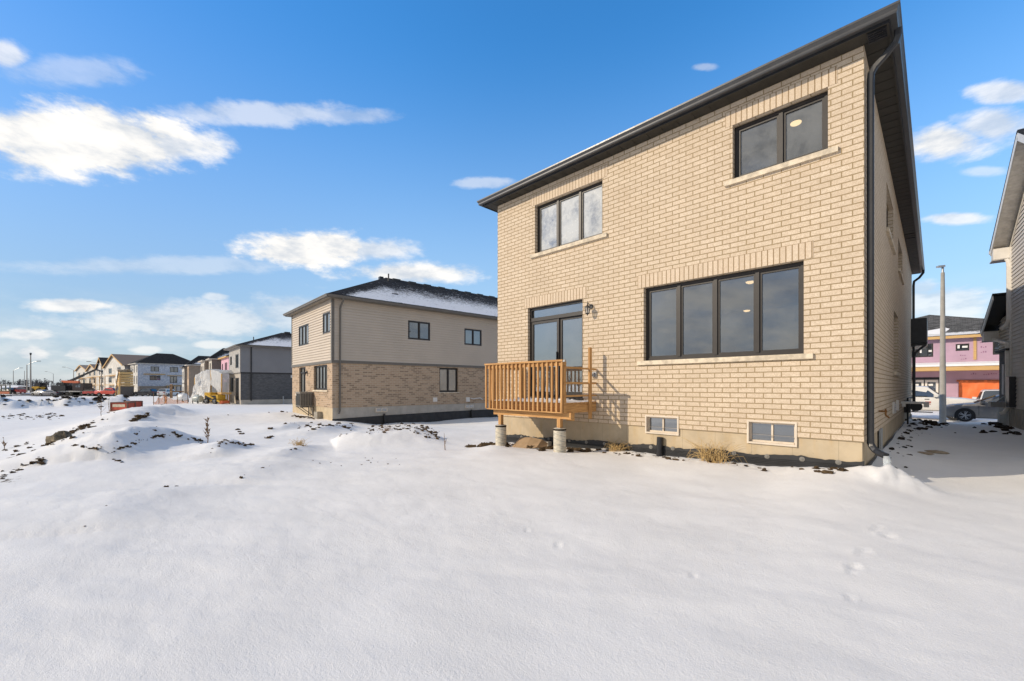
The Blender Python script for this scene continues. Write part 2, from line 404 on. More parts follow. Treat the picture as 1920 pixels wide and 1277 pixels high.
def thing(name, label, cat, loc=(0, 0, 0), rz=0, group=None):
    o = bpy.data.objects.new(name, None); COL.objects.link(o); o.empty_display_size = .2
    o.location = loc; o.rotation_euler = (0, 0, rz); return tag(o, label, cat, group)
def children(o): return [c for c in bpy.data.objects if c.parent == o]
def copy_tree(o, parent=None):
    c = o.copy(); COL.objects.link(c); c.parent = parent
    for ch in children(o): copy_tree(ch, c)
    return c

# ------------------------------------------------------------------ snow-covered ground
def camxy(x, y):
    dx = x - CAM[0]; dy = y - CAM[1]
    return (dx + dy) * C45, (dy - dx) * C45                           # lateral, ahead
def vnoise(x, y, seed=0):
    xi = np.floor(x).astype(np.int64); yi = np.floor(y).astype(np.int64); fx = x - xi; fy = y - yi
    fx = fx * fx * (3 - 2 * fx); fy = fy * fy * (3 - 2 * fy)
    def h(a, b):
        n = (a * 374761393 + b * 668265263 + seed * 974634777) & 0xffffffff
        n = ((n ^ (n >> 13)) * 1274126177) & 0xffffffff
        return ((n ^ (n >> 16)) & 0xffff) / 65535.0
    return (h(xi, yi) * (1 - fx) + h(xi + 1, yi) * fx) * (1 - fy) + (h(xi, yi + 1) * (1 - fx) + h(xi + 1, yi + 1) * fx) * fy - .5
def fbm(x, y, seed=0, oct_=4):
    r_ = 0; a = 1
    for i in range(oct_): r_ = r_ + a * vnoise(x * 2 ** i, y * 2 ** i, seed + i); a *= .5
    return r_
def sst(x, a, b):
    q = np.clip((x - a) / (b - a), 0, 1); return q * q * (3 - 2 * q)
CP = []
def cpx(px, py, z):
    d = (CAM[2] - z) * FPX / (py - Y0); p = at(px, py, d); CP.append((p.x, p.y, z))
def cw(x, y, z): CP.append((x, y, z))
for k in range(10):
    a = k * math.pi / 5
    for r_ in (1., 2.6): cw(CAM[0] + r_ * math.cos(a), CAM[1] + r_ * math.sin(a), -.6)
for k in range(24):
    a = k * math.pi / 12; lat, dp = math.sin(a), math.cos(a)
    for r_, z in ((900, .9), (3500, 4.0)): cw(CAM[0] + r_ * math.cos(a), CAM[1] + r_ * math.sin(a), z)
for x, y in ((-2, -14), (-9, -16), (7, -12), (5, -7), (6, -2), (10, -20), (0, -30), (-15, -30), (20, -35), (25, -8)): cw(x, y, -.6)
for x, y, z in ((-8, -.1, -.74), (-6.7, -.1, -.70), (-5.9, -.1, -.66), (-5, -.1, -.61), (-3.76, -.1, -.56), (-2.1, -.1, -.52), (-.8, -.1, -.45), (-.1, -.1, -.41), (.05, .15, -.46),
                (-6.8, -1.3, -.60), (-5, -1.3, -.58), (-3, -1.3, -.60), (-1, -1.2, -.58), (.6, -.7, -.55), (1.8, 2.85, -.62), (.9, 1.2, -.60), (.15, 3.8, -.44), (.15, 8, -.42), (.15, 14, -.42),
                (.7, 4.7, -.60), (1.3, 10, -.60), (1.3, 16, -.66), (2.0, 18.8, -.72), (-4, 19.6, -.75), (6, 19.4, -.72), (1.5, 21.8, -1.12), (8, 22, -1.12), (-6, 22, -1.12), (1.5, 27, -1.15), (8, 27, -1.15),
                (-6, 27, -1.15), (1.5, 34, -1.05), (-12, 27, -1.1), (20, 27, -1.1), (20, 8, -.6), (1, 60, -.9), (30, 60, -.9), (-30, 50, -1.0), (-9, 6, -.9), (-9, 14, -.9), (2.5, 13, -.5), (2.6, 9, -.5)): cw(x, y, z)
# left: crest of the bank, then the lower field beyond it
for px, py, z in ((0, 893, -.85), (100, 855, -.82), (170, 820, -.82), (235, 787, -.92), (300, 766, -1.0), (60, 880, -.80), (-200, 930, -.9),
                  (100, 905, -.76), (210, 880, -.74), (0, 960, -.72), (300, 868, -.80), (450, 850, -.80), (600, 832, -.85), (520, 790, -1.0), (440, 792, -1.02), (380, 800, -1.0), (700, 842, -.78), (820, 838, -.74),
                  (300, 1000, -.66), (100, 1000, -.68), (500, 920, -.70), (700, 900, -.66), (900, 880, -.62), (880, 842, -.72),
                  (0, 850, -1.5), (60, 818, -1.52), (120, 793, -1.54), (200, 774, -1.53), (150, 772, -1.54), (40, 790, -1.55), (-300, 820, -1.5), (-200, 870, -1.45), (0, 765, -1.5), (100, 760, -1.5), (200, 760, -1.5),
                  (0, 745, -1.5), (120, 745, -1.5), (230, 745, -1.5), (280, 744, -1.45), (330, 746, -1.4), (60, 738, -1.5), (200, 738, -1.5), (300, 738, -1.5), (-300, 745, -1.5),
                  (290, 759, -1.1), (345, 756, -1.1), (400, 755, -1.1), (447, 759, -1.18), (500, 760, -1.2), (540, 763, -1.2), (480, 770, -1.05), (560, 774, -.98), (618, 788, -1.0)): cpx(px, py, z)
for tt, z in ((2.4, -1.36), (6, -1.42), (11, -1.36), (14, -1.2)):
    dl = R(3.3); q = (-22.084 + math.sin(dl) * tt + .4 * math.cos(dl), 1.028 + math.cos(dl) * tt - .4 * math.sin(dl)); cw(q[0], q[1], z)
cw(-14, 6, -.95); cw(-14, 1.5, -.85); cw(-18, 2.5, -1.1); cw(-30, 6, -1.1); cw(-45, 15, -1.1); cw(-35, 20, -1.1)
CPA = np.array(CP)
def warp(x, y):
    dx = x - CAM[0]; dy = y - CAM[1]; r_ = np.sqrt(dx * dx + dy * dy) + 1.6; th = np.arctan2(dy, dx); lr = np.log(r_)
    return np.stack([lr * np.cos(th) * 1.0, lr * np.sin(th) * 1.0, .6 * lr], -1)
WP = warp(CPA[:, 0], CPA[:, 1])
def kern(d2): return np.sqrt(d2 + .0016)
K = kern(((WP[:, None] - WP[None]) ** 2).sum(-1)); np.fill_diagonal(K, K.diagonal() - .006)
WT = np.linalg.solve(K, CPA[:, 2] + .8)
def ridge(x, y, a, b, h, front, back, seed, rag=.35):
    """heap along a>b (world xy); steep on its right/near side"""
    ax, ay = a; bx, by = b; L = math.hypot(bx - ax, by - ay); ux, uy = (bx - ax) / L, (by - ay) / L
    s = (x - ax) * ux + (y - ay) * uy; q = (x - ax) * uy - (y - ay) * ux
    s2 = np.clip(s / L, 0, 1); over = np.maximum(np.maximum(-s, s - L), 0)
    q = q + vnoise(s * .9, s * 0 + 3.3, seed) * front * 1.3
    hh = h * (1 + rag * 2 * vnoise(s * .8, s * 0 + .7, seed + 5)) * (.10 + .90 * np.sqrt(np.clip(4 * s2 * (1 - s2), 0, 1)))
    wd = np.where(q > 0, front, back)
    return hh * np.exp(-(np.abs(q) / wd) ** 1.7) * np.exp(-(over / (front + .3)) ** 2), q
def P2(px, py, z):
    d = (CAM[2] - z) * FPX / (py - Y0); p = at(px, py, d); return (p.x, p.y)
RID = [  # a, b, height, front width, back width, soil; the right-hand side of a > b is steep and lies in shade
    (P2(135, 856, -.8), P2(190, 836, -.8), .10, .25, .5, .25), (P2(196, 866, -.76), P2(345, 820, -.80), .46, .62, 1.6, .13), (P2(392, 862, -.78), P2(442, 832, -.82), .24, .36, .9, .15),
    (P2(505, 870, -.75), P2(590, 838, -.82), .22, .45, .9, .06), (P2(625, 836, -.84), P2(815, 824, -.82), .42, .95, 1.0, .12), (P2(572, 818, -.92), P2(662, 798, -.98), .24, .45, 1.2, .14),
    (P2(222, 805, -.9), P2(330, 770, -1.0), .55, 1.1, 2.6, .08), (P2(330, 786, -1.0), P2(560, 776, -1.0), .16, 1.3, 2.6, .0),
    (P2(500, 812, -.92), P2(572, 792, -.95), .18, .4, 1.2, .1), (P2(430, 905, -.7), P2(560, 862, -.75), .10, .5, 1.6, .0), (P2(120, 1000, -.66), P2(330, 915, -.7), .09, .6, 2.0, .0)]
dl_ = R(20)
BANK = [(P2(-120, 770, -1.5), P2(118, 763, -1.5), 0.72, 1.3, 2.2, .22), (P2(95, 764, -1.5), P2(245, 760, -1.5), 0.85, 1.5, 2.6, .22)]
FB = [(at(175, 724, 118), at(60, 724, 150), 1.1), (at(105, 724, 128), at(-40, 724, 170), 1.2), (at(40, 724, 132), at(-120, 724, 170), 1.2), (at(170, 724, 150), at(120, 724, 175), 1.2)]
def far_bank(x, y):
    z = 0
    for i, (a, b, h) in enumerate(FB): z = z + ridge(x, y, (a.x, a.y), (b.x, b.y), h, 3.2, 14, 71 + i, .25)[0]
    return z
TRK = []
for px, py, r_ in ((1665, 1012, .055), (1641, 1001, .04), (1648, 996, .035), (1622, 1040, .045), (1612, 1044, .035), (1600, 1071, .045), (1595, 1078, .03), (1604, 1068, .03), (1594, 1122, .03), (1046, 1022, .035), (1300, 1080, .03), (988, 996, .03), (1750, 842, .04), (1770, 846, .05), (1790, 850, .05), (1808, 858, .045), (1780, 838, .04), (1828, 868, .05)):
    TRK.append((*P2(px, py, -.6), r_))
def ground_z(x, y, want=False):
    x = np.asarray(x, float); y = np.asarray(y, float); sh = x.shape; x = x.ravel(); y = y.ravel()
    z = np.empty_like(x); wp = warp(x, y)
    for i in range(0, len(x), 20000):
        z[i:i + 20000] = kern(((wp[i:i + 20000, None] - WP[None]) ** 2).sum(-1)) @ WT - .8
    lat, dp = camxy(x, y); r_ = np.hypot(lat, dp)
    dirt = np.zeros_like(x)
    z = z + .022 * fbm(x * .55 + 3, y * .9, 11, 3) * sst(r_, 2, 6) + .05 * fbm(x * .22, y * .3, 17, 3) * sst(r_, 4, 10) + .012 * fbm(x * 2.2, y * 3.4, 23, 3) * sst(r_, 1.5, 4)
    for i, (a, b, h, fr, bk, so_) in enumerate(RID + BANK):
        dz, q = ridge(x, y, a, b, h, fr, bk, 40 + i * 7); big = i >= len(RID)
        k = np.clip(dz / h, 0, 1.5)
        rough = fbm(x * (1.1 if big else 3.2), y * (1.1 if big else 3.2), 60 + i, 4)
        z = z + dz + k * rough * h * (.30 if big else .16)
        crest = np.exp(-((q - fr * .12) / (fr * .35)) ** 2) * np.clip(k, 0, 1)
        if big:                                                       # ploughed lumps, each with a steep right-hand face
            s_ = (x - a[0]) * C45 + (y - a[1]) * C45 + 1.1 * vnoise(x * .5, y * .5, 91 + i); fr_ = s_ / 2.3 - np.floor(s_ / 2.3); s3 = s_ / .9 + 2 * vnoise(x * .9, y * .9, 95); fr3 = s3 - np.floor(s3)
            z = z + np.clip(k, 0, 1) ** .6 * (.62 * np.where(fr_ < .62, fr_ / .62, (1 - fr_) / .38) + .22 * np.where(fr3 < .6, fr3 / .6, (1 - fr3) / .4) - .2) * (.7 + vnoise(x * .4, y * .4, 97))
        dirt = np.maximum(dirt, crest * so_ * 2.0 + k * so_ * (fbm(x * 2.7, y * 2.7, 80 + i, 3) - .05) * (1.6 if so_ > .05 else 0))
    z = z + far_bank(x, y)
    # small heap at the house corner under the downspout, trampled snow along the wall
    z = z + .20 * np.exp(-(((x - .32) / .35) ** 2 + ((y + .18) / .32) ** 2)) * (1 + .6 * fbm(x * 5, y * 5, 5, 3))
    z = z + .04 * fbm(x * 6, y * 4, 9, 3) * np.exp(-((y + .15) / .35) ** 2) * (x > -9) * (x < .6)
    # wind drifts and a few animal tracks in the open snow
    z = z + .017 * fbm((x * .8 + y * .6) * .55, (y * .8 - x * .6) * 2.1, 51, 4) * sst(r_, 1.5, 3) * sst(r_, 40, 15) * (.35 + 1.3 * sst(fbm(x * .25, y * .25, 57, 2), -.1, .35))
    for (tx, ty, tr) in TRK:
        q2 = ((x - tx) ** 2 + (y - ty) ** 2) / tr ** 2; z = z - .45 * tr * np.exp(-q2) + .10 * tr * np.exp(-(np.sqrt(q2) - 1.6) ** 2 * 3)
    # bare soil by the foundations
    nearw = np.exp(-((y + .12) / .16) ** 2) * (x > -8) * (x < -.1)
    dirt = np.maximum(dirt, nearw * (.34 + .5 * fbm(x * 3.1, y * 3, 3, 3)))
    under = np.exp(-(((x + 5.9) / 1.15) ** 2 + ((y + .55) / .42) ** 4)); dirt = np.maximum(dirt, under * .62)
    edge = np.exp(-((x - .35) / .25) ** 2) * (y > 1) * (y < 17); dirt = np.maximum(dirt, edge * (.18 + .6 * fbm(x * 5, y * 2, 13, 3)))
    # trodden soil along the edge of the bank on the left
    cr = np.abs(lat + 3.4 + dp * .80); band = np.exp(-((cr - .5) / (.5 + dp * .035)) ** 2) * sst(dp, 5.5, 8) * sst(dp, 42, 30) * (lat < 0)
    dirt = np.maximum(dirt, band * (.02 + 1.15 * fbm(x * 1.3 + 9, y * 1.3, 15, 4)))
    field = sst(-lat, 8, 14) * sst(dp, 12, 16) * sst(dp, 60, 40) * (lat < -dp * .9); dirt = np.maximum(dirt, field * (.8 * fbm(x * .8, y * .8, 19, 4) - .08))
    road = np.zeros_like(x)
    q = dp - 104 - (lat + 100) * .02; road = np.maximum(road, .95 * sst(np.abs(q), 6.0, 4.2) * (lat < -60) * (dp > 60))
    road = np.maximum(road, .32 * sst(np.abs(y - 26.5), 5.2, 3.8) * (x > -60) * (x < 60))
    z = z.reshape(sh)
    return (z, np.clip(dirt, 0, 1).reshape(sh), road.reshape(sh)) if want else z
def gz(x, y): return float(ground_z(np.array([x]), np.array([y]))[0])
def onground(px, d):
    p = at(px, 724, d); return Vector((p.x, p.y, gz(p.x, p.y)))

DD = np.exp(np.linspace(math.log(2.2), math.log(130), 900))
def hit_many(pts):
    out = []
    for px, py in pts:
        a = at(px, py, 1) - Vector(CAM); X = CAM[0] + a.x * DD; Y = CAM[1] + a.y * DD; Z = CAM[2] + a.z * DD
        k = np.argmax(ground_z(X, Y) >= Z); out.append((float(X[k]), float(Y[k]), float(DD[k])))
    return out
fov = np.radians(np.concatenate([np.linspace(-57, 57, 620), np.linspace(57, 303, 110)[1:-1]]))
rad = [.3]
while rad[-1] < 130: rad.append(rad[-1] * 1.0125)
while rad[-1] < 4500: rad.append(rad[-1] * 1.07)
rad = np.array(rad); TH, RR = np.meshgrid(fov, rad)
lat = RR * np.sin(TH); dp = RR * np.cos(TH)
GX = CAM[0] + (lat - dp) * C45; GY = CAM[1] + (lat + dp) * C45
GZ, GD, GR = ground_z(GX, GY, True)
nr, nt_ = GX.shape
V = np.stack([GX, GY, GZ], -1).reshape(-1, 3)
i0 = (np.arange(nr - 1)[:, None] * nt_ + np.arange(nt_)[None]).ravel(); j1 = (np.arange(nr - 1)[:, None] * nt_ + (np.arange(nt_)[None] + 1) % nt_).ravel()
F = np.stack([i0, i0 + nt_, j1 + nt_, j1], -1)
V = np.vstack([V, [[CAM[0], CAM[1], float(GZ[0].mean())]]]); ci = len(V) - 1
me = bpy.data.meshes.new('snow_ground')
tri = [(ci, k, (k + 1) % nt_) for k in range(nt_)]
me.vertices.add(len(V)); me.vertices.foreach_set('co', V.astype(np.float32).ravel())
nl = len(F) * 4 + len(tri) * 3; me.loops.add(nl); me.loops.foreach_set('vertex_index', np.concatenate([F.ravel(), np.array(tri).ravel()]).astype(np.int32))
me.polygons.add(len(F) + len(tri))
me.polygons.foreach_set('loop_start', np.concatenate([np.arange(len(F)) * 4, len(F) * 4 + np.arange(len(tri)) * 3]).astype(np.int32))
me.update(calc_edges=True); me.validate()
for nm, arr in (('dirt', GD), ('road', GR)):
    a_ = me.attributes.new(nm, 'FLOAT', 'POINT'); a_.data.foreach_set('value', np.append(arr.ravel(), 0.).astype(np.float32))
me.polygons.foreach_set('use_smooth', [True] * len(me.polygons)); me.materials.append(M_SNOW)
g = bpy.data.objects.new('snow_ground', me); COL.objects.link(g); tag(g, kind='structure')
if g.data.polygons[0].normal.z < 0: g.data.flip_normals()

# ------------------------------------------------------------------ building helpers
def T(x, y, z, rz=0): return Matrix.Translation((x, y, z)) @ Matrix.Rotation(rz, 4, 'Z')
def cuts(a, b, holes, i, j): return sorted({a, b} | {min(max(h[i], a), b) for h in holes} | {min(max(h[j], a), b) for h in holes})
def wall_panel(mb, x0, x1, z0, z1, holes=(), rev=.11, M=None, mi=0):
    """wall facing -Y in its own frame; holes = (x0, x1, z0, z1) with reveals going inwards"""
    old = mb.M; mb.M = M if M is not None else old
    xs = cuts(x0, x1, holes, 0, 1); zs = cuts(z0, z1, holes, 2, 3)
    for i in range(len(xs) - 1):
        for k in range(len(zs) - 1):
            cx, cz = (xs[i] + xs[i + 1]) / 2, (zs[k] + zs[k + 1]) / 2
            if any(h[0] < cx < h[1] and h[2] < cz < h[3] for h in holes): continue
            mb.face([(xs[i], 0, zs[k]), (xs[i + 1], 0, zs[k]), (xs[i + 1], 0, zs[k + 1]), (xs[i], 0, zs[k + 1])], mi=mi)
    for a, b, c, d in holes:
        c = max(c, z0)
        mb.face([(a, 0, c), (a, 0, d), (a, rev, d), (a, rev, c)], mi=mi); mb.face([(b, 0, d), (b, 0, c), (b, rev, c), (b, rev, d)], mi=mi)
        mb.face([(a, 0, d), (b, 0, d), (b, rev, d), (a, rev, d)], mi=mi)
        if c > z0: mb.face([(b, 0, c), (a, 0, c), (a, rev, c), (b, rev, c)], mi=mi)
    mb.M = old
def siding_panel(mb, x0, x1, z0, z1, holes=(), pitch=.15, M=None, out=.042):
    old = mb.M; mb.M = M if M is not None else old
    n = int(round((z1 - z0) / pitch)); p = (z1 - z0) / n
    zs = sorted({z0 + i * p for i in range(n + 1)} | {h[2] for h in holes if z0 < h[2] < z1} | {h[3] for h in holes if z0 < h[3] < z1})
    for a, b in zip(zs, zs[1:]):
        if b - a < 1e-4: continue
        k = math.floor(((a + b) / 2 - z0) / p); lo = z0 + k * p
        ya = -out * (1 - (a - lo) / p); yb = -out * (1 - (b - lo) / p)
        segs = [(x0, x1)]
        for h in holes:
            if h[2] < (a + b) / 2 < h[3]:
                segs = [s_ for q in segs for s_ in ((q[0], min(q[1], h[0])), (max(q[0], h[1]), q[1])) if s_[1] - s_[0] > 1e-4]
        for q in segs:
            mb.face([(q[0], ya, a), (q[1], ya, a), (q[1], yb, b), (q[0], yb, b)])
            if abs(a - lo) < 1e-4: mb.face([(q[0], 0, a), (q[1], 0, a), (q[1], -out, a), (q[0], -out, a)])
    mb.M = old
def window(parent, x0, x1, z0, z1, splits, M=None, rec=.105, fm=None, gm=None, sill=None, lintel=None, fw=.055, name='window', sash=.035, top=0.):
    """frame set back in a wall facing -Y; splits = fractions where mullions stand"""
    fm = fm or M_FRAME; gm = gm or M_GLASS
    f = MB(M); y0 = rec; y1 = rec + .07
    f.box(x0, x0 + fw, y0, y1, z0, z1); f.box(x1 - fw, x1, y0, y1, z0, z1); f.box(x0 + fw, x1 - fw, y0, y1, z0, z0 + fw); f.box(x0 + fw, x1 - fw, y0, y1, z1 - fw, z1)
    xs = [x0 + fw / 2] + [x0 + (x1 - x0) * q for q in splits] + [x1 - fw / 2]
    for q in xs[1:-1]: f.box(q - fw * .5, q + fw * .5, y0 - .012, y1, z0 + fw, z1 - fw)
    gl = MB(M)
    for a, b in zip(xs, xs[1:]):
        a += fw / 2; b -= fw / 2; c, d = z0 + fw, z1 - fw; s_ = sash
        if s_:
            f.box(a, a + s_, y0 + .014, y1 - .008, c, d); f.box(b - s_, b, y0 + .014, y1 - .008, c, d); f.box(a + s_, b - s_, y0 + .014, y1 - .008, c, c + s_); f.box(a + s_, b - s_, y0 + .014, y1 - .008, d - s_, d)
        gl.face([(a + s_, y0 + .040, c + s_), (b - s_, y0 + .040, c + s_), (b - s_, y0 + .040, d - s_), (a + s_, y0 + .040, d - s_)])
    o = f.build(name, fm, parent); gl.build('pane', gm, o)
    if sill:
        sb = MB(M); e, pr, th = sill[:3]
        sb.box(x0 - e, x1 + e, -pr, rec + .01, z0 - th, z0 - .004); sb.build('sill', sill[3], o)
    if lintel:
        lb = MB(M); e, h_, lm = lintel
        lb.box(x0 - e, x1 + e, -.006, .06, z1 + .004, z1 + h_)
        for i, u in enumerate(lb.uv): lb.uv[i] = (lb.uv[i][0] - (x0 - e), lb.uv[i][1] - z1 + .012)
        lb.build('lintel', lm, o)
    return o
def ring_loft(mb, x0, x1, y0, y1, prof, mi=0, close=False):
    """run a profile (outward, z) round the rectangle, mitred corners"""
    rings = []
    for sx, sy in ((0, 0), (1, 0), (1, 1), (0, 1), (0, 0)):
        rings.append([Vector(((x1 + o_) if sx else (x0 - o_), (y1 + o_) if sy else (y0 - o_), z)) for o_, z in prof])
    for i in range(4):
        n = len(prof)
        for k in range(n if close else n - 1):
            j = (k + 1) % n; a, b, c, d = rings[i][k], rings[i + 1][k], rings[i + 1][j], rings[i][j]
            L = (b - a).length; hh = (d - a).length
            mb.face([a, b, c, d], [(0, 0), (L, 0), (L, hh), (0, hh)], mi)
GUT = [(0, 0), (.075, 0), (.085, .02), (.082, .05), (.105, .085), (.115, .095), (.115, .125), (.100, .125), (.100, .105), (0, .10)]
def eaves(parent, x0, x1, y0, y1, zs, ov, soff, fasc, gut, ribs=True, gz_=.02):
    so_ = MB(); ring_loft(so_, x0, x1, y0, y1, [(0, zs), (ov, zs)])
    if ribs:
        n = int((x1 - x0 + 2 * ov) / .30)
        for i in range(n + 1):
            x = x0 - ov + (x1 - x0 + 2 * ov) * i / n
            if x0 <= x <= x1: so_.box(x - .006, x + .006, y0 - ov + .02, y0 - .002, zs - .007, zs - .002)
        n = int((y1 - y0) / .30)
        for i in range(n + 1):
            y = y0 + (y1 - y0) * i / n
            so_.box(x1 + .002, x1 + ov - .02, y - .006, y + .006, zs - .007, zs - .002)
    so_.box(x0 - ov, x1 + ov, y0 - ov, y0 - ov + .02, zs - .018, zs - .003); so_.box(x1 + ov - .02, x1 + ov, y0 - ov + .02, y1 + ov, zs - .018, zs - .003)
    so_.build('soffit', soff, parent)
    fa_ = MB(); ring_loft(fa_, x0, x1, y0, y1, [(ov, zs - .02), (ov + .012, zs - .02), (ov + .012, zs + .16), (ov, zs + .16)], close=True); fa_.build('fascia', fasc, parent)
    gu = MB(); ring_loft(gu, x0, x1, y0, y1, [(ov + .013 + a, zs + gz_ + b) for a, b in GUT], close=True); gu.build('gutter', gut, parent)
def hip_roof(x0, x1, y0, y1, z, run, rise, run_y=None, mats=(M_SHING,), side_mat=0):
    """hip roof: eaves rectangle at z; the ridge runs along y"""
    mb = MB(); xm = (x0 + x1) / 2; ry = run_y or run
    A, B, C_, D = Vector((x0, y0, z)), Vector((x1, y0, z)), Vector((x1, y1, z)), Vector((x0, y1, z)); E_, G = Vector((xm, y0 + ry, z + rise)), Vector((xm, y1 - ry, z + rise))
    def slope(pts, o, ud, vd, mi):
        mb.face(pts, [((p - o).dot(ud), (p - o).dot(vd)) for p in pts], mi)
    h1 = Vector((0, ry, rise)).normalized(); h2 = Vector((-(x1 - x0) / 2, 0, rise)).normalized(); h3 = Vector(((x1 - x0) / 2, 0, rise)).normalized(); h4 = Vector((0, -ry, rise)).normalized()
    slope([A, B, E_], A, Vector((1, 0, 0)), h1, 0); slope([B, C_, G, E_], B, Vector((0, 1, 0)), h2, side_mat)
    slope([C_, D, G], C_, Vector((-1, 0, 0)), h4, 0); slope([D, A, E_, G], D, Vector((0, -1, 0)), h3, 0)
    return mb, E_, G
def downspout(pts, parent, m, w_=.075, name='downspout'):
    mb = MB(); pts = [Vector(p) for p in pts]
    rings = []
    for i, p in enumerate(pts):
        d = (pts[min(i + 1, len(pts) - 1)] - pts[max(i - 1, 0)]).normalized()
        up = Vector((0, 1, 0)) if abs(d.y) < .9 else Vector((1, 0, 0))
        a = d.cross(up).normalized(); b = a.cross(d).normalized(); h = w_ / 2
        rings.append([p + a * h * sx + b * h * sy for sx, sy in ((-1, -.6), (-.6, -1), (.6, -1), (1, -.6), (1, .6), (.6, 1), (-.6, 1), (-1, .6))])
    mb.loft(rings); return mb.build(name, m, parent)

# ------------------------------------------------------------------ the brick house
HX = -8.02; HY = 18.0; HZ = 5.94
house = thing('brick_house', 'two storey cream brick house with black eaves and a wooden deck at its patio door', 'house', (0, 0, 0))
WUL = (-6.606, -4.558, 4.265, 5.531); WUR = (-1.829, -.437, 4.55, 5.531); WLO = (-3.557, -.755, 1.368, 2.894); DOOR = (-6.854, -5.10, .56, 2.894)
BW1 = (-3.52, -2.81, -.134, .24); BW2 = (-1.593, -.847, -.159, .248)
SW = [(4.1, 6.2, 4.27, 5.30), (8.2, 10.3, 4.2, 5.1), (6.43, 8.15, 1.22, 2.78)]
mb = MB()
wall_panel(mb, HX, 0, 0, HZ, [WUL, WUR, WLO, DOOR, (BW1[0] - .0, BW1[1], 0, BW1[3]), (BW2[0], BW2[1], 0, BW2[3])], .15)
MS = T(0, 0, 0, R(90))
wall_panel(mb, 0, HY, 0, HZ, SW, .11, MS)
YM, XW = 11.5, -.7                                                   # main block depth; unseen narrow wing and low front shaped to let sun past
wall_panel(mb, -YM, 0, 0, HZ, [], .1, T(HX, 0, 0, R(-90))); wall_panel(mb, -HY, -YM, 0, 3.2, [], .1, T(HX, 0, 0, R(-90)))
wall_panel(mb, -XW, -HX, 3.2, HZ, [], .1, T(0, YM, 0, R(180))); wall_panel(mb, 0, -XW, 0, HZ, [], .1, T(0, HY, 0, R(180))); wall_panel(mb, -XW, -HX, 0, 3.2, [], .1, T(0, HY, 0, R(180)))
wall_panel(mb, -HY, -YM, 3.2, HZ, [], .1, T(XW, 0, 0, R(-90)))
mb.face([(HX, 0, 0), (0, 0, 0), (0, .04, 0), (HX, .04, 0)]); mb.face([(0, 0, 0), (0, HY, 0), (-.04, HY, 0), (-.04, 0, 0)])
mb.build('brick_wall', M_BRICK, house)
# foundation, set back 25 mm under the brick, and the dimpled membrane
fd = MB(); fo = .022
xs_ = [HX + fo, BW1[0], BW1[1], BW2[0], BW2[1], -fo]
for i in range(5):
    if i in (0, 2, 4): fd.face([(xs_[i], fo, -1.6), (xs_[i + 1], fo, -1.6), (xs_[i + 1], fo, -.001), (xs_[i], fo, -.001)])
    else:
        zt = BW1[2] if i == 1 else BW2[2]
        fd.face([(xs_[i], fo, -1.6), (xs_[i + 1], fo, -1.6), (xs_[i + 1], fo, zt), (xs_[i], fo, zt)])
        fd.face([(xs_[i + 1], fo, zt), (xs_[i], fo, zt), (xs_[i], .2, zt), (xs_[i + 1], .2, zt)])
fd.face([(-fo, fo, -1.6), (-fo, HY, -1.6), (-fo, HY, -.001), (-fo, fo, -.001)])
fd.face([(HX + fo, HY, -1.6), (HX + fo, fo, -1.6), (HX + fo, fo, -.001), (HX + fo, HY, -.001)])
fd.build('foundation', M_CONC, house)
dm = MB(); zl = lambda x: -.51 + (x + 8) * .0275 if x < -3.7 else -.39 + (x + 3.76) * .027
N = 150
tops = []
for i in range(N + 1):
    x = HX - .0 + (-HX + .005) * i / N
    tops.append((x, zl(x) + .012 * rnd.uniform(-1, 1) + .02 * math.sin(x * 5.)))
for (a, za), (b, zb) in zip(tops, tops[1:]): dm.face([(a, .002, -1.2), (b, .002, -1.2), (b, .004, zb), (a, .004, za)]); dm.face([(a, .004, za), (b, .004, zb), (b, .021, zb), (a, .021, za)])
for i in range(N * 2):                                               # dimples
    for k in range(4):
        x = HX + (-HX) * (i + .5 * (k % 2)) / (N * 2); z = zl(x) - .075 - k * .027
        if x > -.02: continue
        c = Vector((x, .002, z)); q = .0105
        p = [(c.x - q, .002, z), (c.x, .002, z - q), (c.x + q, .002, z), (c.x, .002, z + q)]; t_ = (c.x, -.010, z)
        for a in range(4): dm.face([p[a], p[(a + 1) % 4], t_], [(0, 0)] * 3)
dmo = dm.build('dimple_membrane', M_MEMB, house)
for i in range(15):
    x = HX + .35 + i * .53 + rnd.uniform(-.06, .06)
    if x > -.1: break
    wsh = MB(); z = zl(x) - .035 + rnd.uniform(-.008, .008)
    wsh.lathe((x, -.004, z), [(.0, -.012), (.012, -.012), (.012, -.004), (.040, 0), (.040, .006)], 12, axis='y'); wsh.build('fastener', plain('dull_washer', (.20, .19, .17), .7), dmo)
sd = MB()
for i in range(60):
    a, b = HY * i / 60, HY * (i + 1) / 60; sd.face([(.004, a, -1.2), (.004, b, -1.2), (.004, b, -.40 + .01 * math.sin(b * 3)), (.004, a, -.40 + .01 * math.sin(a * 3))])
sd.build('dimple_membrane', M_MEMB, house)
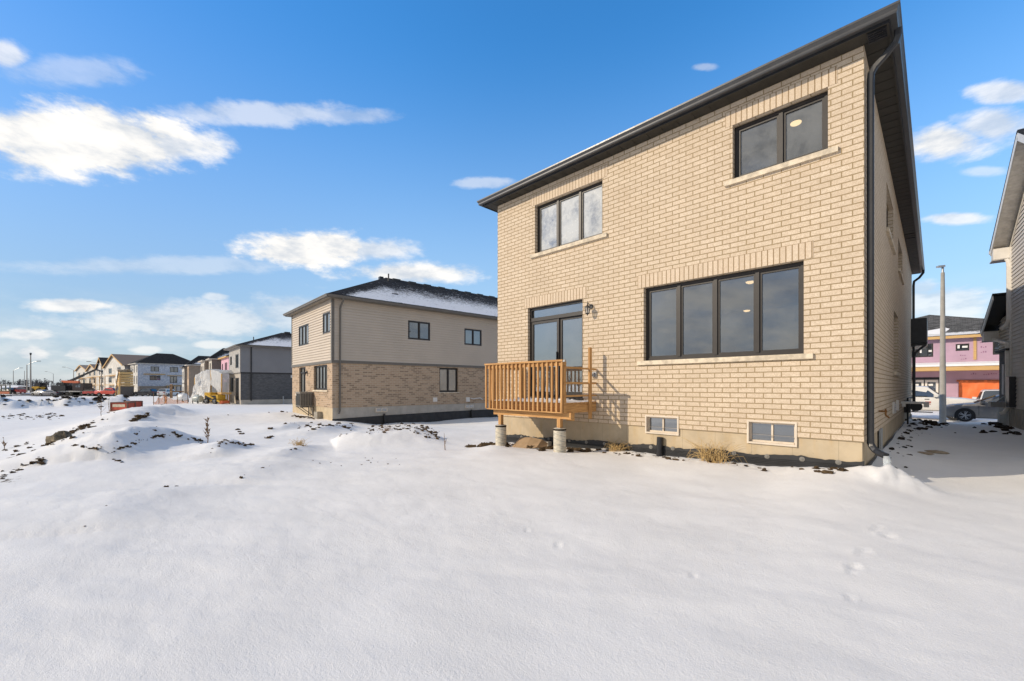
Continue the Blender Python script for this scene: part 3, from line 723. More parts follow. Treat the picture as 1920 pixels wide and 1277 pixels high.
# eaves, roof
eaves(house, HX, 0, 0, YM, HZ, .29, M_SOFFIT, M_BLACK, M_GUTTER); eaves(house, XW, 0, YM + .05, HY, HZ - .003, .29, M_SOFFIT, M_BLACK, M_GUTTER)
rf, _, _ = hip_roof(HX - .38, .38, -.38, YM + .38, HZ + .13, 4.3, 2.1); rfo = rf.build('roof', M_SHING, house)
rf, _, _ = hip_roof(XW - .38, .38, YM - .3, HY + .38, HZ + .125, .7, .3); rf.build('wing_roof', M_SHING, house)
rf, _, _ = hip_roof(HX - .3, XW - .01, YM - .5, HY + .3, 3.2, 3, .3); rf.build('low_front_roof', M_SHING, house)  # unseen low front, shaped so sunlight passes over it to the street
vb = MB(); vb.box(.05, .27, -.24, .02, HZ - .016, HZ - .006)
for i in range(5): vb.box(.06, .26, -.23 + i * .05, -.222 + i * .05, HZ - .028, HZ - .016)
vb.build('soffit_vent', M_BLACK, house)
# windows
ST = (.13, .05, .088, M_STONE)
window(house, *WUL, (.335, .668), sill=ST, lintel=(.12, .275, M_SOLDIER), gm=M_GLASSF)
window(house, *WUR, (.525,), sill=ST, lintel=(.12, .275, M_SOLDIER), gm=M_GLASSB, fw=.06)
window(house, *WLO, (.252, .5, .75), sill=ST, lintel=(.13, .275, M_SOLDIER), fw=.06)
window(house, SW[0][0], SW[0][1], SW[0][2], SW[0][3], (.5,), M=MS, sill=ST, gm=M_GLASSB); window(house, SW[1][0], SW[1][1], SW[1][2], SW[1][3], (.5,), M=MS, sill=ST, gm=M_GLASSB)
window(house, SW[2][0], SW[2][1], SW[2][2], SW[2][3], (.5,), M=MS, sill=ST)
for i, bw in enumerate((BW1, BW2)):
    fr = MB(); a, b, c, d = bw; e = .030
    fr.box(a, a + e, -.012, .13, c, d); fr.box(b - e, b, -.012, .13, c, d); fr.box(a + e, b - e, -.012, .13, d - e, d); fr.box(a + e, b - e, -.012, .13, c, c + e)
    fr.box(a + e, a + e + .025, .075, .12, c + e, d - e); fr.box(b - e - .025, b - e, .075, .12, c + e, d - e); fr.box(a + e + .025, b - e - .025, .075, .12, d - e - .03, d - e); fr.box(a + e + .025, b - e - .025, .06, .12, c + e, c + e + .03)
    m_ = (a + b) / 2; fr.box(m_ - .014, m_ + .014, .068, .12, c + e + .03, d - e - .03)
    o = fr.build('basement_window', M_CREAM, house)
    g_ = MB(); g_.face([(a + e, .10, c + e), (b - e, .10, c + e), (b - e, .10, d - e), (a + e, .10, d - e)]); g_.build('pane', M_DGLASS, o)
# patio door with transom
a, b, c, d = DOOR; f = MB(); y0 = .085; y1 = .17; fw = .06
f.box(a, a + fw, y0, y1, c, d); f.box(b - fw, b, y0, y1, c, d); f.box(a + fw, b - fw, y0, y1, d - fw, d); f.box(a + fw, b - fw, y0 - .02, y1, c, c + .05)
f.box(a + fw, b - fw, y0 - .015, y1, 2.535, 2.625)
m_ = -5.90
f.box(a + fw, a + fw + .05, y0 + .01, y1 - .02, c + .05, 2.535); f.box(m_ - .05, m_ + .02, y0 + .005, y1 - .02, c + .05, 2.535); f.box(a + fw + .05, m_ - .05, y0 + .01, y1 - .02, 2.46, 2.535); f.box(a + fw + .05, m_ - .05, y0 + .01, y1 - .02, c + .05, c + .14)
f.box(m_ + .021, m_ + .09, y0 + .04, y1, c + .05, 2.535); f.box(b - fw - .05, b - fw, y0 + .04, y1, c + .05, 2.535); f.box(m_ + .09, b - fw - .05, y0 + .04, y1, 2.475, 2.535); f.box(m_ + .09, b - fw - .05, y0 + .04, y1, c + .05, c + .14)
do = f.build('patio_door', M_FRAME, house)
g_ = MB()
for x0, x1, z0, z1, yy in ((a + fw, b - fw, 2.625, d - fw, y0 + .045), (a + fw + .05, m_ - .05, c + .14, 2.46, y0 + .035), (m_ + .09, b - fw - .05, c + .14, 2.475, y0 + .06)): g_.face([(x0, yy, z0), (x1, yy, z0), (x1, yy, z1), (x0, yy, z1)])
g_.build('pane', M_GLASS, do)
lb = MB(); lb.box(a - .12, b + .12, -.006, .06, d + .004, d + .275)
for i, u in enumerate(lb.uv): lb.uv[i] = (u[0] - a + .12, u[1] - d + .012)
lb.build('lintel', M_SOLDIER, do)
MB().box(a - .02, b + .02, -.03, .09, c - .05, c - .004).build('threshold', M_FRAME, do)
MB().box(m_ - .035, m_ - .02, .04, .095, 1.45, 1.70).build('handle', M_BLACK, do)
# wall lantern
lx, lz = -4.86, 2.62
l = MB(); l.lathe((lx, -.012, lz + .06), [(0, -.012), (.05, -.012), (.055, 0), (.05, .012)], 16, axis='y')
l.tube([(lx, -.02, lz + .06), (lx, -.07, lz + .10), (lx, -.13, lz + .11), (lx, -.15, lz + .06)], .009, 8)
l.lathe((lx, -.15, lz), [(.0, .075), (.012, .07), (.03, .055), (.075, .015), (.078, .005), (.0, .005)], 6)
l.lathe((lx, -.15, lz), [(.004, .16), (.008, .10), (.012, .075)], 8)
for k in range(6):
    q = k * math.pi / 3; l.beam((lx + .068 * math.cos(q), -.15 + .068 * math.sin(q), lz + .006), (lx + .042 * math.cos(q), -.15 + .042 * math.sin(q), lz - .12), .009, .009)
l.lathe((lx, -.15, lz - .13), [(.0, -.05), (.006, -.04), (.016, -.015), (.045, .0), (.048, .012), (0, .012)], 12)
lo = l.build('wall_lantern', M_BLACK, house)
lg = MB(); lg.lathe((lx, -.15, lz), [(.062, .004), (.040, -.115)], 6); lg.build('lamp_glass', glass('lantern_glass', .1, (.85, .85, .82)), lo)
# exterior outlet, vents, hose tap and meter by the side wall
q = MB(); q.box(-4.80, -4.70, -.035, .0, 1.05, 1.17); q.box(-4.83, -4.74, -.09, -.03, 1.06, 1.15); q.lathe((-4.78, -.12, 1.10), [(.02, 0), (.035, .02), (.03, .04)], 10, axis='y'); q.build('outlet_cover', M_METAL, house)
q = MB(); q.box(.0, .03, 5.9, 6.3, .16, .44)
for k in range(5): q.face([(.03, 5.93, .2 + k * .048), (.03, 6.27, .2 + k * .048), (.06, 6.27, .185 + k * .048), (.06, 5.93, .185 + k * .048)])
q.build('vent_cover', M_WHITE, house)
q = MB(); q.box(.0, .05, 7.3, 7.5, .18, .46); q.build('utility_box', M_WHITE, house)
q = MB(); q.tube([(0, 2.3, .37), (.12, 2.3, .37)], .018, 8); q.tube([(.10, 2.3, .40), (.10, 2.3, .30), (.15, 2.3, .25)], .016, 8); q.tube([(.1, 2.22, .41), (.1, 2.38, .41)], .012, 6); q.build('hose_tap', plain('weathered_brass', (.25, .13, .05), .5, .7), house)
q = MB(); q.box(0, .16, 11.2, 11.6, -.05, .35); q.tube([(.1, 11.1, -.5), (.1, 11.1, .45), (.2, 11.3, .45)], .025, 8); q.lathe((.30, 11.35, .16), [(0, -.09), (.15, -.09), (.16, 0), (.12, .1), (0, .1)], 14, axis='y'); q.build('gas_meter', M_BLACK, house)
q = MB(); q.box(0, .62, 9.6, 10.0, .30, .36); q.box(.5, .62, 9.6, 9.7, .2, .3); q.box(.02, .1, 9.6, 9.75, .2, .3); q.build('vent_hood', M_WHITE, house)
q = MB(); q.tube([(0, .03, 0), (0, .035, -.32)], .001, 3); q = MB(); q.tube([(-3.19, -.05, -.75), (-3.185, -.045, -.40), (-3.18, -.035, -.19)], .062, 14); q.build('vent_pipe', M_BLACK, house)
q = MB(); q.box(.0, .03, 2.35, 2.75, -.55, .02); q.build('conduit_cover', plain('grey_pvc', (.32, .33, .33)), house)
# downspouts
gx = .375
downspout([(gx, .02, HZ + .03), (gx, .03, HZ - .05), (gx - .03, .06, HZ - .13), (.22, .10, HZ - .24), (.12, .12, HZ - .32), (.07, .13, HZ - .40), (.062, .13, HZ - .52), (.062, .13, .10), (.065, .13, -.02), (.085, .11, -.07), (.13, .07, -.12), (.20, .0, -.155), (.25, -.05, -.17)], house, M_BLACK, .085)
downspout([(gx, HY - .1, HZ + .03), (gx, HY - .1, HZ - .08), (.25, HY - .1, HZ - .28), (.08, HY - .1, HZ - .42), (.06, HY - .1, HZ - .6), (.06, HY - .1, -.3)], house, M_BLACK, .09)
# front porch stub reaching past the corner, in black
q = MB(); q.box(.0, .50, HY - 1.0, HY + 1.6, 2.7, 3.75); q.box(-.3, .42, HY - .9, HY + 1.5, 2.58, 2.7); q.build('porch_roof', M_BLACK, house)
downspout([(.48, HY - .8, 2.75), (.44, HY - .8, 2.6), (.15, HY - .8, 2.3), (.1, HY - .8, 2.1), (.1, HY - .8, -.2)], house, M_BLACK, .09)
# rooms behind the glass
q = MB()
q.box(HX + .16, -.12, .30, 6, 3.12, 3.32)
for z in (.45, 3.33): q.face([(HX + .16, .2, z), (-.12, .2, z), (-.12, 6, z), (HX + .16, 6, z)])
q.face([(HX + .16, .2, HZ - .1), (HX + .16, 6, HZ - .1), (-.12, 6, HZ - .1), (-.12, .2, HZ - .1)])
q.face([(HX + .16, 6, .4), (-.12, 6, .4), (-.12, 6, HZ), (HX + .16, 6, HZ)]); q.face([(-4.2, .3, 3.3), (-4.2, 6, 3.3), (-4.2, 6, HZ), (-4.2, .3, HZ)]); q.face([(HX + .16, .2, .4), (HX + .16, 6, .4), (HX + .16, 6, HZ), (HX + .16, .2, HZ)]); q.face([(-.12, 6, .4), (-.12, .2, .4), (-.12, .2, HZ), (-.12, 6, HZ)])
for zz, hs_ in ((.45, [WLO, DOOR]), (3.3, [WUL, WUR])):
    wall_panel(q, HX + .16, -.12, zz, zz + 2.6, [(h[0] - .02, h[1] + .02, h[2] - .02, h[3] + .02) for h in hs_], .0, T(0, .19, 0))
q.build('interior', M_INT, house)
def ceil_lamp(x, y, z):
    q = MB(); q.lathe((x, y, z), [(0, 0), (.09, 0), (.10, -.02), (.09, -.03)], 20); o = q.build('ceiling_lamp', M_METAL, house)
    q = MB(); q.lathe((x, y, z), [(.09, -.03), (.085, -.05), (.05, -.07), (.0, -.075)], 20); q.build('lamp_glass', M_BULB, o)
ceil_lamp(-1.10, 1.20, HZ - .12); ceil_lamp(-3.2, 5.6, 3.115); ceil_lamp(-2.06, 1.86, 3.115)

# ------------------------------------------------------------------ wooden deck at the patio door
deck = thing('wooden_deck', 'small raised wooden deck with railing on two round piers by the patio door', 'deck', (-5.9, -.7, -.6))
DX0, DX1, DY = -7.05, -4.71, -1.20
def wb(name, p0, p1, w_, h_, up=(0, 0, 1), parent=deck, m=None):
    mb = MB(); mb.beam(p0, p1, w_, h_, up); return mb.build(name, m or M_WOOD, parent, world=True if parent is deck else 2)
# rim joists, joists, boards with a thin cover of snow
rim = MB()
rim.beam((DX0 + .02, DY + .02, .36), (DX1 - .04, DY + .02, .36), .038, .19); rim.beam((DX0 + .02, DY + .04, .36), (DX0 + .02, -.02, .36), .038, .19); rim.beam((DX1 - .02, DY + .0, .36), (DX1 - .02, -.02, .36), .038, .19)
rim.build('rim_joist', M_WOOD, deck, world=True)
jo = MB()
for i in range(1, 6): x = DX0 + (DX1 - DX0) * i / 6; jo.beam((x, DY + .05, .36), (x, -.02, .36), .038, .18)
jo.build('joist', M_WOOD, deck, world=True)
bo = MB()
for i in range(8): y = DY + .07 + i * .148; bo.beam((DX0, y, .475), (DX1, y, .475), .138, .030)
bo = bo.build('deck_board', M_WOOD, deck, world=True)
sn = MB(); nx, ny = 60, 26
def snz(i, k):
    x = DX0 + (DX1 - DX0) * i / nx; y = DY + (-.06 - DY) * k / ny; e = min(i, nx - i, 3) / 3 * min(k, ny - k, 3) / 3
    return (x, y, .4905 + e * (.016 + .020 * (float(fbm(np.array([x * 5.]), np.array([y * 5.]), 3, 3)[0]) + .25)))
for i in range(nx):
    for k in range(ny): sn.face([snz(i, k), snz(i + 1, k), snz(i + 1, k + 1), snz(i, k + 1)])
for k in range(40):
    x = rnd.uniform(-6.9, -5.3); y = rnd.uniform(-.5, -.1); sn.clod((x, y, .51), rnd.uniform(.02, .07), k, sz=.6)
sn.build('snow_cover', M_ROOFSNOW, bo, world=2, smooth=True)
# beam, posts and piers
bm_ = MB(); bm_.beam((-6.97, DY + .10, .215), (-4.60, DY + .10, .215), .04, .14); bm_.beam((-6.97, DY + .145, .215), (-4.60, DY + .145, .215), .04, .14); bm_.build('support_beam', M_WOOD, deck, world=True)
bk = MB(); bk.beam((-4.60, DY + .19, .20), (-4.78, DY + .19, .20), .04, .18); bk.build('blocking', M_WOOD, deck, world=True)
m, t, out = mat('pier_tube'); tc = t.add('TexCoord').outputs['Object']; sx = t.add('SeparateXYZ', {0: tc})
ang = t.math('ARCTAN2', sx.outputs[1], sx.outputs[0]); sp = t.math('FRACT', t.math('ADD', t.math('MULTIPLY', sx.outputs[2], 9.), t.math('MULTIPLY', ang, .35)))
n = t.noise(tc, 9., 5., .65); n2 = t.noise(t.vmath('MULTIPLY', tc, (6, 6, 40)), 1., 4.)
c = t.mix(t.ss(n, .35, .65), (.50, .44, .34), (.66, .61, .50)); c = t.mix(t.math('MULTIPLY', t.ss(sp, .80, .92), .6), c, (.25, .27, .25)); c = t.mix(t.math('MULTIPLY', t.ss(n2, .52, .66), .7), c, (.27, .28, .25))
finish(t, out, c, .9, n2, .3, .006); M_TUBE = m
def pier(x, y, zt, zb):
    q = MB(); q.lathe((0, 0, 0), [(0, zb), (.132, zb), (.134, zt - .03), (.132, zt), (.0, zt)], 28)
    o = q.build('concrete_pier', M_TUBE, deck, smooth=True); o.location = Vector((x, y, 0)) - deck.location
    q = MB(); q.lathe((0, 0, 0), [(.136, zt - .045), (.139, zt - .03), (.139, zt - .012), (.134, zt - .008)], 28)
    for z0 in (-.16, -.33):
        for k in range(9):                                            # stencilled panel on the tube, as raised strips
            pass
    q.build('rim_band', M_DARKDIRT, o)
    wb('post', (x, y, zt - .01), (x, y, .145), .09, .09, (0, 1, 0))
    q = MB(); q.box(x - .06, x + .06, y - .06, y + .06, zt, zt + .012); q.build('post_base', M_METAL, deck, world=True)
pier(-4.93, DY + .13, -.06, -1.0); pier(-6.76, DY + .13, -.11, -1.0)
# railing
rail = MB(); rail.beam((DX0 - .09, DY - .03, 1.375), (DX1 + .01, DY - .03, 1.375), .09, .038); rail = rail.build('guard_rail', M_WOOD, deck, world=True)
wb('top_plate', (DX0 - .04, DY - .0, 1.31), (DX1 - .0, DY - .0, 1.31), .038, .089, parent=rail)
wb('bottom_plate', (DX0 - .05, DY - .022, .285), (DX1 - .02, DY - .022, .285), .075, .02, parent=rail)
for i in range(19):
    x = DX0 - .06 + (DX1 - DX0 + .03) * i / 18; tw = rnd.uniform(-.006, .006)
    wb('baluster', (x + tw, DY - .042, .30), (x - tw, DY - .040, 1.355), .036, .036, (0, 1, 0), rail)
side_r = MB(); side_r.beam((DX0 - .03, DY + .02, 1.375), (DX0 - .03, -.02, 1.375), .09, .038); side_r = side_r.build('guard_rail', M_WOOD, deck, world=True)
wb('top_plate', (DX0 + .0, DY + .05, 1.31), (DX0 + .0, -.03, 1.31), .038, .089, parent=side_r)
for i in range(9): y = DY + .10 + i * .13; wb('baluster', (DX0 - .042, y, .30), (DX0 - .042, y, 1.355), .036, .036, (0, 1, 0), side_r)
wb('corner_post', (DX1 - .05, DY + .035, .30), (DX1 - .05, DY + .035, 1.35), .089, .089, (0, 1, 0)); wb('corner_post', (DX0 + .05, DY + .065, .30), (DX0 + .05, DY + .065, 1.35), .089, .089, (0, 1, 0)); wb('corner_post', (DX0 + .05, -.06, .30), (DX0 + .05, -.06, 1.35), .089, .089, (0, 1, 0))
wb('tall_post', (-4.685, -.30, .115), (-4.685, -.30, 1.70), .038, .089, (0, 1, 0))
for z, w2 in ((1.235, .05), (.905, .06), (.63, .05)):
    wb('cross_rail', (-4.722, DY + .0, z), (-4.722, -.02, z - (.015 if z > 1 else 0)), .036, w2 * .75)
MB().box(DX1 - .0, DX1 + .06, DY - .06, DY - .01, 1.345, 1.385).build('rail_cap', M_METAL, deck, world=True)

# ------------------------------------------------------------------ bits lying against the house
q = MB(); cbx, cby = -6.15, -.75; cz = gz(cbx, cby)
def P_(u, v, z): a = .35; return (cbx + u * math.cos(a) - v * math.sin(a), cby + u * math.sin(a) + v * math.cos(a), cz + z)
q.face([P_(-.3, -.2, .0), P_(.0, -.22, .0), P_(.03, .12, .24), P_(-.25, .16, .22)]); q.face([P_(.0, -.22, .0), P_(.28, -.16, .05), P_(.3, .15, .20), P_(.03, .12, .24)]); q.face([P_(-.3, -.2, .0), P_(-.42, -.1, -.02), P_(-.38, .2, .12), P_(-.25, .16, .22)])
q.face([P_(.28, -.16, .05), P_(.45, -.05, -.01), P_(.44, .2, .1), P_(.3, .15, .20)])
q = q.build('cardboard_box', M_CARD, None, origin=(cbx, cby, cz)); so_m = q.modifiers.new('thickness', 'SOLIDIFY'); so_m.thickness = .006
tag(q, 'flattened brown cardboard box lying between the two deck piers', 'cardboard box')
q = MB(); q.box(-6.95, -6.02, -.16, -.03, -.95, -.545); q = q.build('concrete_slab', M_NCONC, None, origin=(-6.4, -.1, -.7)); tag(q, 'pale concrete slab standing against the foundation under the deck', 'slab')
# icicle
q = MB(); ix, iy = .255, -.052
q.tube([(ix, iy, -.17), (ix + .008, iy - .006, -.24), (ix + .002, iy, -.32), (ix + .012, iy - .008, -.40), (ix + .015, iy - .01, -.50)], [.040, .048, .038, .026, .008], 10)
m, t, out = mat('ice'); p = t.add('BsdfPrincipled', {'Base Color': (.82, .87, .90, 1), 'Roughness': .12, 'IOR': 1.31, 'Transmission Weight': .55, 'Subsurface Weight': .0}); t.l.new(p.outputs[0], out.inputs[0])
q = q.build('icicle', m, None, origin=(ix, iy, -.5), smooth=True); tag(q, 'long white icicle hanging from the black downspout at the house corner', 'icicle')
# clods
def clods(name, spots, m, seed=1, label=None, flat=.65):
    q = MB(); rg = random.Random(seed)
    for x, y, r_ in spots:
        q.clod((x, y, gz(x, y) + r_ * .15), r_, rg.random(), 1 + rg.uniform(-.2, .5), 1 + rg.uniform(-.2, .3), flat * rg.uniform(.6, 1.1), rough=.45)
    o = q.build(name, m); o['kind'] = 'stuff'; return o
rg = random.Random(5); sp = []
for i in range(70):
    x = rg.uniform(-7.2, -.2); y = -rg.uniform(.05, .5) ** 1.0 - (.15 if rg.random() < .3 else 0); sp.append((x, y, rg.choice([.012, .018, .025, .035, .05])))
for i in range(60): sp.append((rg.gauss(-5.9, .75), rg.gauss(-.62, .28), rg.choice([.02, .03, .05, .08])))
for i in range(16): sp.append((rg.gauss(-7.45, .25), rg.gauss(-1.15, .12), rg.choice([.03, .04, .07, .1])))
for px, py, r_ in ((1470, 874, .07), (1436, 865, .05), (1405, 862, .045), (1545, 879, .05), (1312, 860, .05), (1376, 872, .04), (1398, 876, .03)): p = P2(px, py, -.56); sp.append((p[0], p[1], r_))
clods('soil_clods', sp, M_DIRT, 3)
sp = []
for i in range(70): y = rg.uniform(.6, 15); sp.append((.10 + abs(rg.gauss(0, .16)) + (.2 if y > 8 else 0) * rg.random(), y, rg.choice([.012, .02, .03, .05])))
for i in range(34): sp.append((rg.gauss(.6, .25), rg.gauss(12.5, 1.2), rg.choice([.03, .06, .09])))
for i in range(26): y = rg.uniform(10, 15.5); sp.append((2.45 - abs(rg.gauss(0, .25)), y, rg.choice([.05, .07, .10])))
clods('dark_clods', sp, M_DARKDIRT, 4)
# soil showing through along the snowy heaps
sp = []
for (a, b, h, fr, bk, s_) in RID:
    for i in range(int(4 + s_ * 30)):
        k = rg.random(); L = math.hypot(b[0] - a[0], b[1] - a[1]); nx_, ny_ = (b[1] - a[1]) / L, -(b[0] - a[0]) / L; q_ = rg.gauss(.0, .10) * fr
        d_ = math.hypot(a[0] - CAM[0], a[1] - CAM[1]) / 11
        sp.append((a[0] + (b[0] - a[0]) * k + nx_ * q_, a[1] + (b[1] - a[1]) * k + ny_ * q_, rg.choice([.012, .016, .02, .03, .045]) * d_))
for i in range(30):
    k = rg.random(); px = 640 + 190 * k; py = 800 + 22 * k ** 2 + rg.uniform(-2, 14); p = P2(px, py, -.55 if k < .6 else -.75); sp.append((p[0], p[1], rg.choice([.015, .02, .03, .05, .075])))
for i in range(12):
    k = rg.random(); px = 15 + 225 * k + rg.gauss(0, 14); py = 890 - 108 * k ** .75 + rg.gauss(0, 5); p = P2(px, max(py, 775), -.95); sp.append((p[0], p[1], rg.choice([.02, .025, .035, .06]) * (1 + k * .8)))
for i in range(60):
    px = rg.choice([rg.gauss(35, 14), rg.gauss(85, 14)]); py = 780 + rg.gauss(0, 3); p = P2(px, py, -1.52); sp.append((p[0], p[1], rg.choice([.04, .06, .11])))
for i in range(14): p = P2(rg.uniform(560, 760), rg.uniform(855, 875), -.72); sp.append((p[0], p[1], rg.choice([.012, .018])))
# crumbs of soil along the crests of the bank, placed where the photo shows them
LINES = [([(205, 852), (235, 838), (268, 826), (300, 818), (332, 817), (360, 823), (378, 830)], 70, 2.2, 1.), ([(405, 832), (430, 829), (450, 833), (475, 836)], 26, 2., 1.1), ([(135, 836), (165, 840), (195, 842)], 18, 2., 1.1),
         ([(2, 896), (30, 882), (60, 868), (85, 862)], 34, 3., .9), ([(25, 885), (55, 873), (78, 868)], 24, 1.5, 1.2), ([(85, 838), (115, 822), (145, 806), (178, 792)], 46, 2.5, 1.2), ([(5, 845), (50, 838), (60, 832)], 14, 3., 1.3), ([(150, 800), (172, 799)], 10, 1., 1.6),
         ([(245, 790), (262, 783), (280, 778)], 22, 1.2, 1.6), ([(560, 802), (600, 797), (640, 800), (665, 803)], 40, 3., 1.1), ([(490, 820), (510, 822)], 8, 1.5, 1.2), ([(440, 808), (460, 812)], 6, 1.5, 1.2), ([(690, 806), (740, 797), (790, 806), (822, 820)], 130, 4.5, 1.), ([(215, 862), (232, 868)], 6, 1., 1.)]
pts, szs = [], []
for poly, n_, jit, k_ in LINES:
    for i in range(n_):
        q_ = rg.random() * (len(poly) - 1); j_ = int(q_); f_ = q_ - j_; pts.append((poly[j_][0] * (1 - f_) + poly[j_ + 1][0] * f_ + rg.gauss(0, 3), poly[j_][1] * (1 - f_) + poly[j_ + 1][1] * f_ + rg.gauss(0, jit))); szs.append(k_)
for (x_, y_, d_), k_ in zip(hit_many(pts), szs): sp.append((x_, y_, d_ * k_ * rg.choice([.0012, .0018, .0026, .0040])))
clods('heap_clods', sp, M_DIRT, 6)
sp = []
for (a, b, h, fr, bk, s_) in BANK:
    for i in range(60):
        k = rg.random(); sp.append((a[0] + (b[0] - a[0]) * k + rg.gauss(0, 1.0), a[1] + (b[1] - a[1]) * k + rg.gauss(-.5, 1.0), rg.choice([.06, .10, .16, .24])))
clods('bank_clods', sp, M_DARKDIRT, 8)
# boulder
p = onground(114, 10.6); q = MB(); q.clod((p.x, p.y, p.z + .09), .30, 12, 1.15, .8, .72, rings=9, n=14, rough=.22)
q = q.build('boulder', M_ROCK, None, origin=tuple(p)); tag(q, 'jagged brown lump of rock half buried on the edge of the snow bank', 'rock')
for px, py, lb_, r_ in ((1755, 848, 'flat tan stone lying on the shaded snow beside the house', .17), (1733, 852, 'smaller snow dusted stone just left of the flat tan stone', .12)):
    p = P2(px, py, -.6); q = MB(); q.clod((p[0], p[1], gz(*p) + .01), r_, px, 1.2, .8, .28, n=12, rough=.12); q = q.build('flat_stone', plain('tan_stone', (.34, .27, .19), .9), None, origin=(p[0], p[1], gz(*p))); tag(q, lb_, 'stone', 'stones in the passage beside the house')
# dry plants
def grass_clump(x, y, n, h, spread, seed, m=M_STRAW, r_=.0035):
    rg = random.Random(seed); q = MB(); z = gz(x, y) - .02
    for i in range(n):
        a = rg.uniform(0, 2 * math.pi); k = rg.random() ** .6 * spread; hh = h * rg.uniform(.35, 1.0); bx, by = x + rg.gauss(0, spread * .22), y + rg.gauss(0, spread * .12)
        tx, ty = bx + math.cos(a) * k, by + math.sin(a) * k * .5; fall = rg.random() < .55
        pts = [(bx, by, z), (bx + (tx - bx) * .3, by + (ty - by) * .3, z + hh * .6), (bx + (tx - bx) * .75, by + (ty - by) * .75, z + hh * (.75 if fall else .9)), (tx, ty, z + hh * (.25 if fall else 1.0))]
        q.tube(pts, [r_, r_, r_ * .8, r_ * .4], 3, cap=False)
    q.clod((x, y, z + .01), spread * .3, seed, 1.2, .8, .12, rings=4, n=7)
    return q
p = (-2.12, -.16); q = grass_clump(*p, 100, .46, .56, 3).build('grass_tuft', M_STRAW, None, origin=(p[0], p[1], gz(*p))); tag(q, 'tangled straw coloured grass tuft against the foundation between the basement windows', 'dry grass', 'dry grass tufts along the house')
p = (-4.15, -.14); q = grass_clump(*p, 70, .30, .36, 5).build('grass_tuft', M_STRAW, None, origin=(p[0], p[1], gz(*p))); tag(q, 'smaller dry grass tuft in the deck shadow behind the right pier', 'dry grass', 'dry grass tufts along the house')
p = P2(1450, 872, -.55); q = grass_clump(*p, 24, .20, .20, 9, M_TWIG, .002).build('dry_weed', M_TWIG, None, origin=(p[0], p[1], gz(*p))); tag(q, 'thin dry weed in the snow below the right basement window', 'weed')
p = P2(562, 843, -.8); q = grass_clump(*p, 60, .22, .42, 11).build('grass_tuft', M_STRAW, None, origin=(p[0], p[1], gz(*p))); tag(q, 'pale grass tuft poking from the small grey snow hump left of the dirt heap', 'dry grass')
p = P2(725, 822, -.7); q = grass_clump(*p, 40, .20, .40, 21).build('grass_tuft', M_TWIG, None, origin=(p[0], p[1], gz(*p))); tag(q, 'brown grass wisps on the near side of the dirt heap', 'dry grass')
def weed(px, d, h, seed, label, n=10, lean=.1):
    b = onground(px, d); rg = random.Random(seed); q = MB()
    stem = [(b.x, b.y, b.z - .05)] + [(b.x + lean * h * (k / 5) ** 1.5 + rg.gauss(0, .01), b.y + rg.gauss(0, .01), b.z + h * k / 5) for k in range(1, 6)]
    q.tube(stem, [.012, .011, .009, .007, .005, .003], 5)
    for i in range(n):
        k = rg.uniform(.15, 1.); z = b.z + h * k; a = rg.uniform(0, 6.28); L = h * rg.uniform(.08, .22) * (1.25 - k * .6); x = b.x + lean * h * k ** 1.5
        q.tube([(x, b.y, z), (x + math.cos(a) * L * .6, b.y + math.sin(a) * L * .6, z + L * .7), (x + math.cos(a) * L, b.y + math.sin(a) * L, z + L * 1.3)], [.006, .005, .003], 4)
        if n > 12: q.clod((x + math.cos(a) * L * .5, b.y + math.sin(a) * L * .5, z + L * .8), .014, i, sz=1.6, rings=4, n=5)
    tag(q.build('dry_weed', M_TWIG, None, origin=tuple(b)), label, 'weed', 'dry weeds on the snow bank'); return q
weed(389, 11.6, .62, 3, 'tall brown seed stalk standing on the ridge of the snow bank', 34, .03)
weed(205, 22., .9, 5, 'leaning bare twig on the slope below the red crates', 5, -.6)
weed(190, 20., .9, 6, 'spindly branched weed left of the leaning bare twig', 12, -.3)
weed(215, 11.4, .14, 8, 'short twig beside the soil strewn snow ridge', 6, .2)
weed(8, 15.5, .4, 9, 'low grey weed at the left edge of the snow field', 14, .4)
weed(835, 10.3, .42, 10, 'lone thin stalk in the snow left of the deck', 3, -.1)

# ------------------------------------------------------------------ neighbouring houses (own frame: x along the rear wall, right corner at 0; y inwards; z = 0 at foundation top)
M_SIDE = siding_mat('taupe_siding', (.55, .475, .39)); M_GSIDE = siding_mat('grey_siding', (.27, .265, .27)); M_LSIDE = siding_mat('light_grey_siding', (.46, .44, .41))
def rear(h, u, rz):                                                  # for placing other things beside a house
    return
N_POS, N_RZ = (-22.084, 1.028, -.331), R(-3.3)
nb = thing('two_tone_house', 'tan house with taupe siding over brown brick, nearest left of the deck', 'house', N_POS, N_RZ)
NW, NL, NZ, NB = 7.71, 20.0, 5.86, 2.42
RW = [(-6.10, -4.05, 3.72, 4.98), (-1.46, -.25, 4.08, 5.22)]; RB = [(-3.15, -.80, .95, 2.36), (-6.10, -4.75, .28, 2.36)]
SU = [(4.45, 5.97, 4.02, 5.16), (8.60, 10.05, 3.95, 5.05)]; SB = [(6.67, 8.11, .78, 2.36)]
q = MB(); wall_panel(q, -NW, 0, 0, NB, RB, .11); wall_panel(q, 0, NL, 0, NB, SB, .11, MS)
wall_panel(q, -NL, 0, 0, NZ, [], .1, T(-NW, 0, 0, R(-90))); wall_panel(q, 0, NW, 0, NZ, [], .1, T(0, NL, 0, R(180))); q.build('brick_wall', M_NBRICK, nb)
q = MB(); siding_panel(q, -NW, -.0, NB + .15, NZ, RW); siding_panel(q, .0, NL, NB + .15, NZ, SU, M=MS)
q.build('siding', M_SIDE, nb)
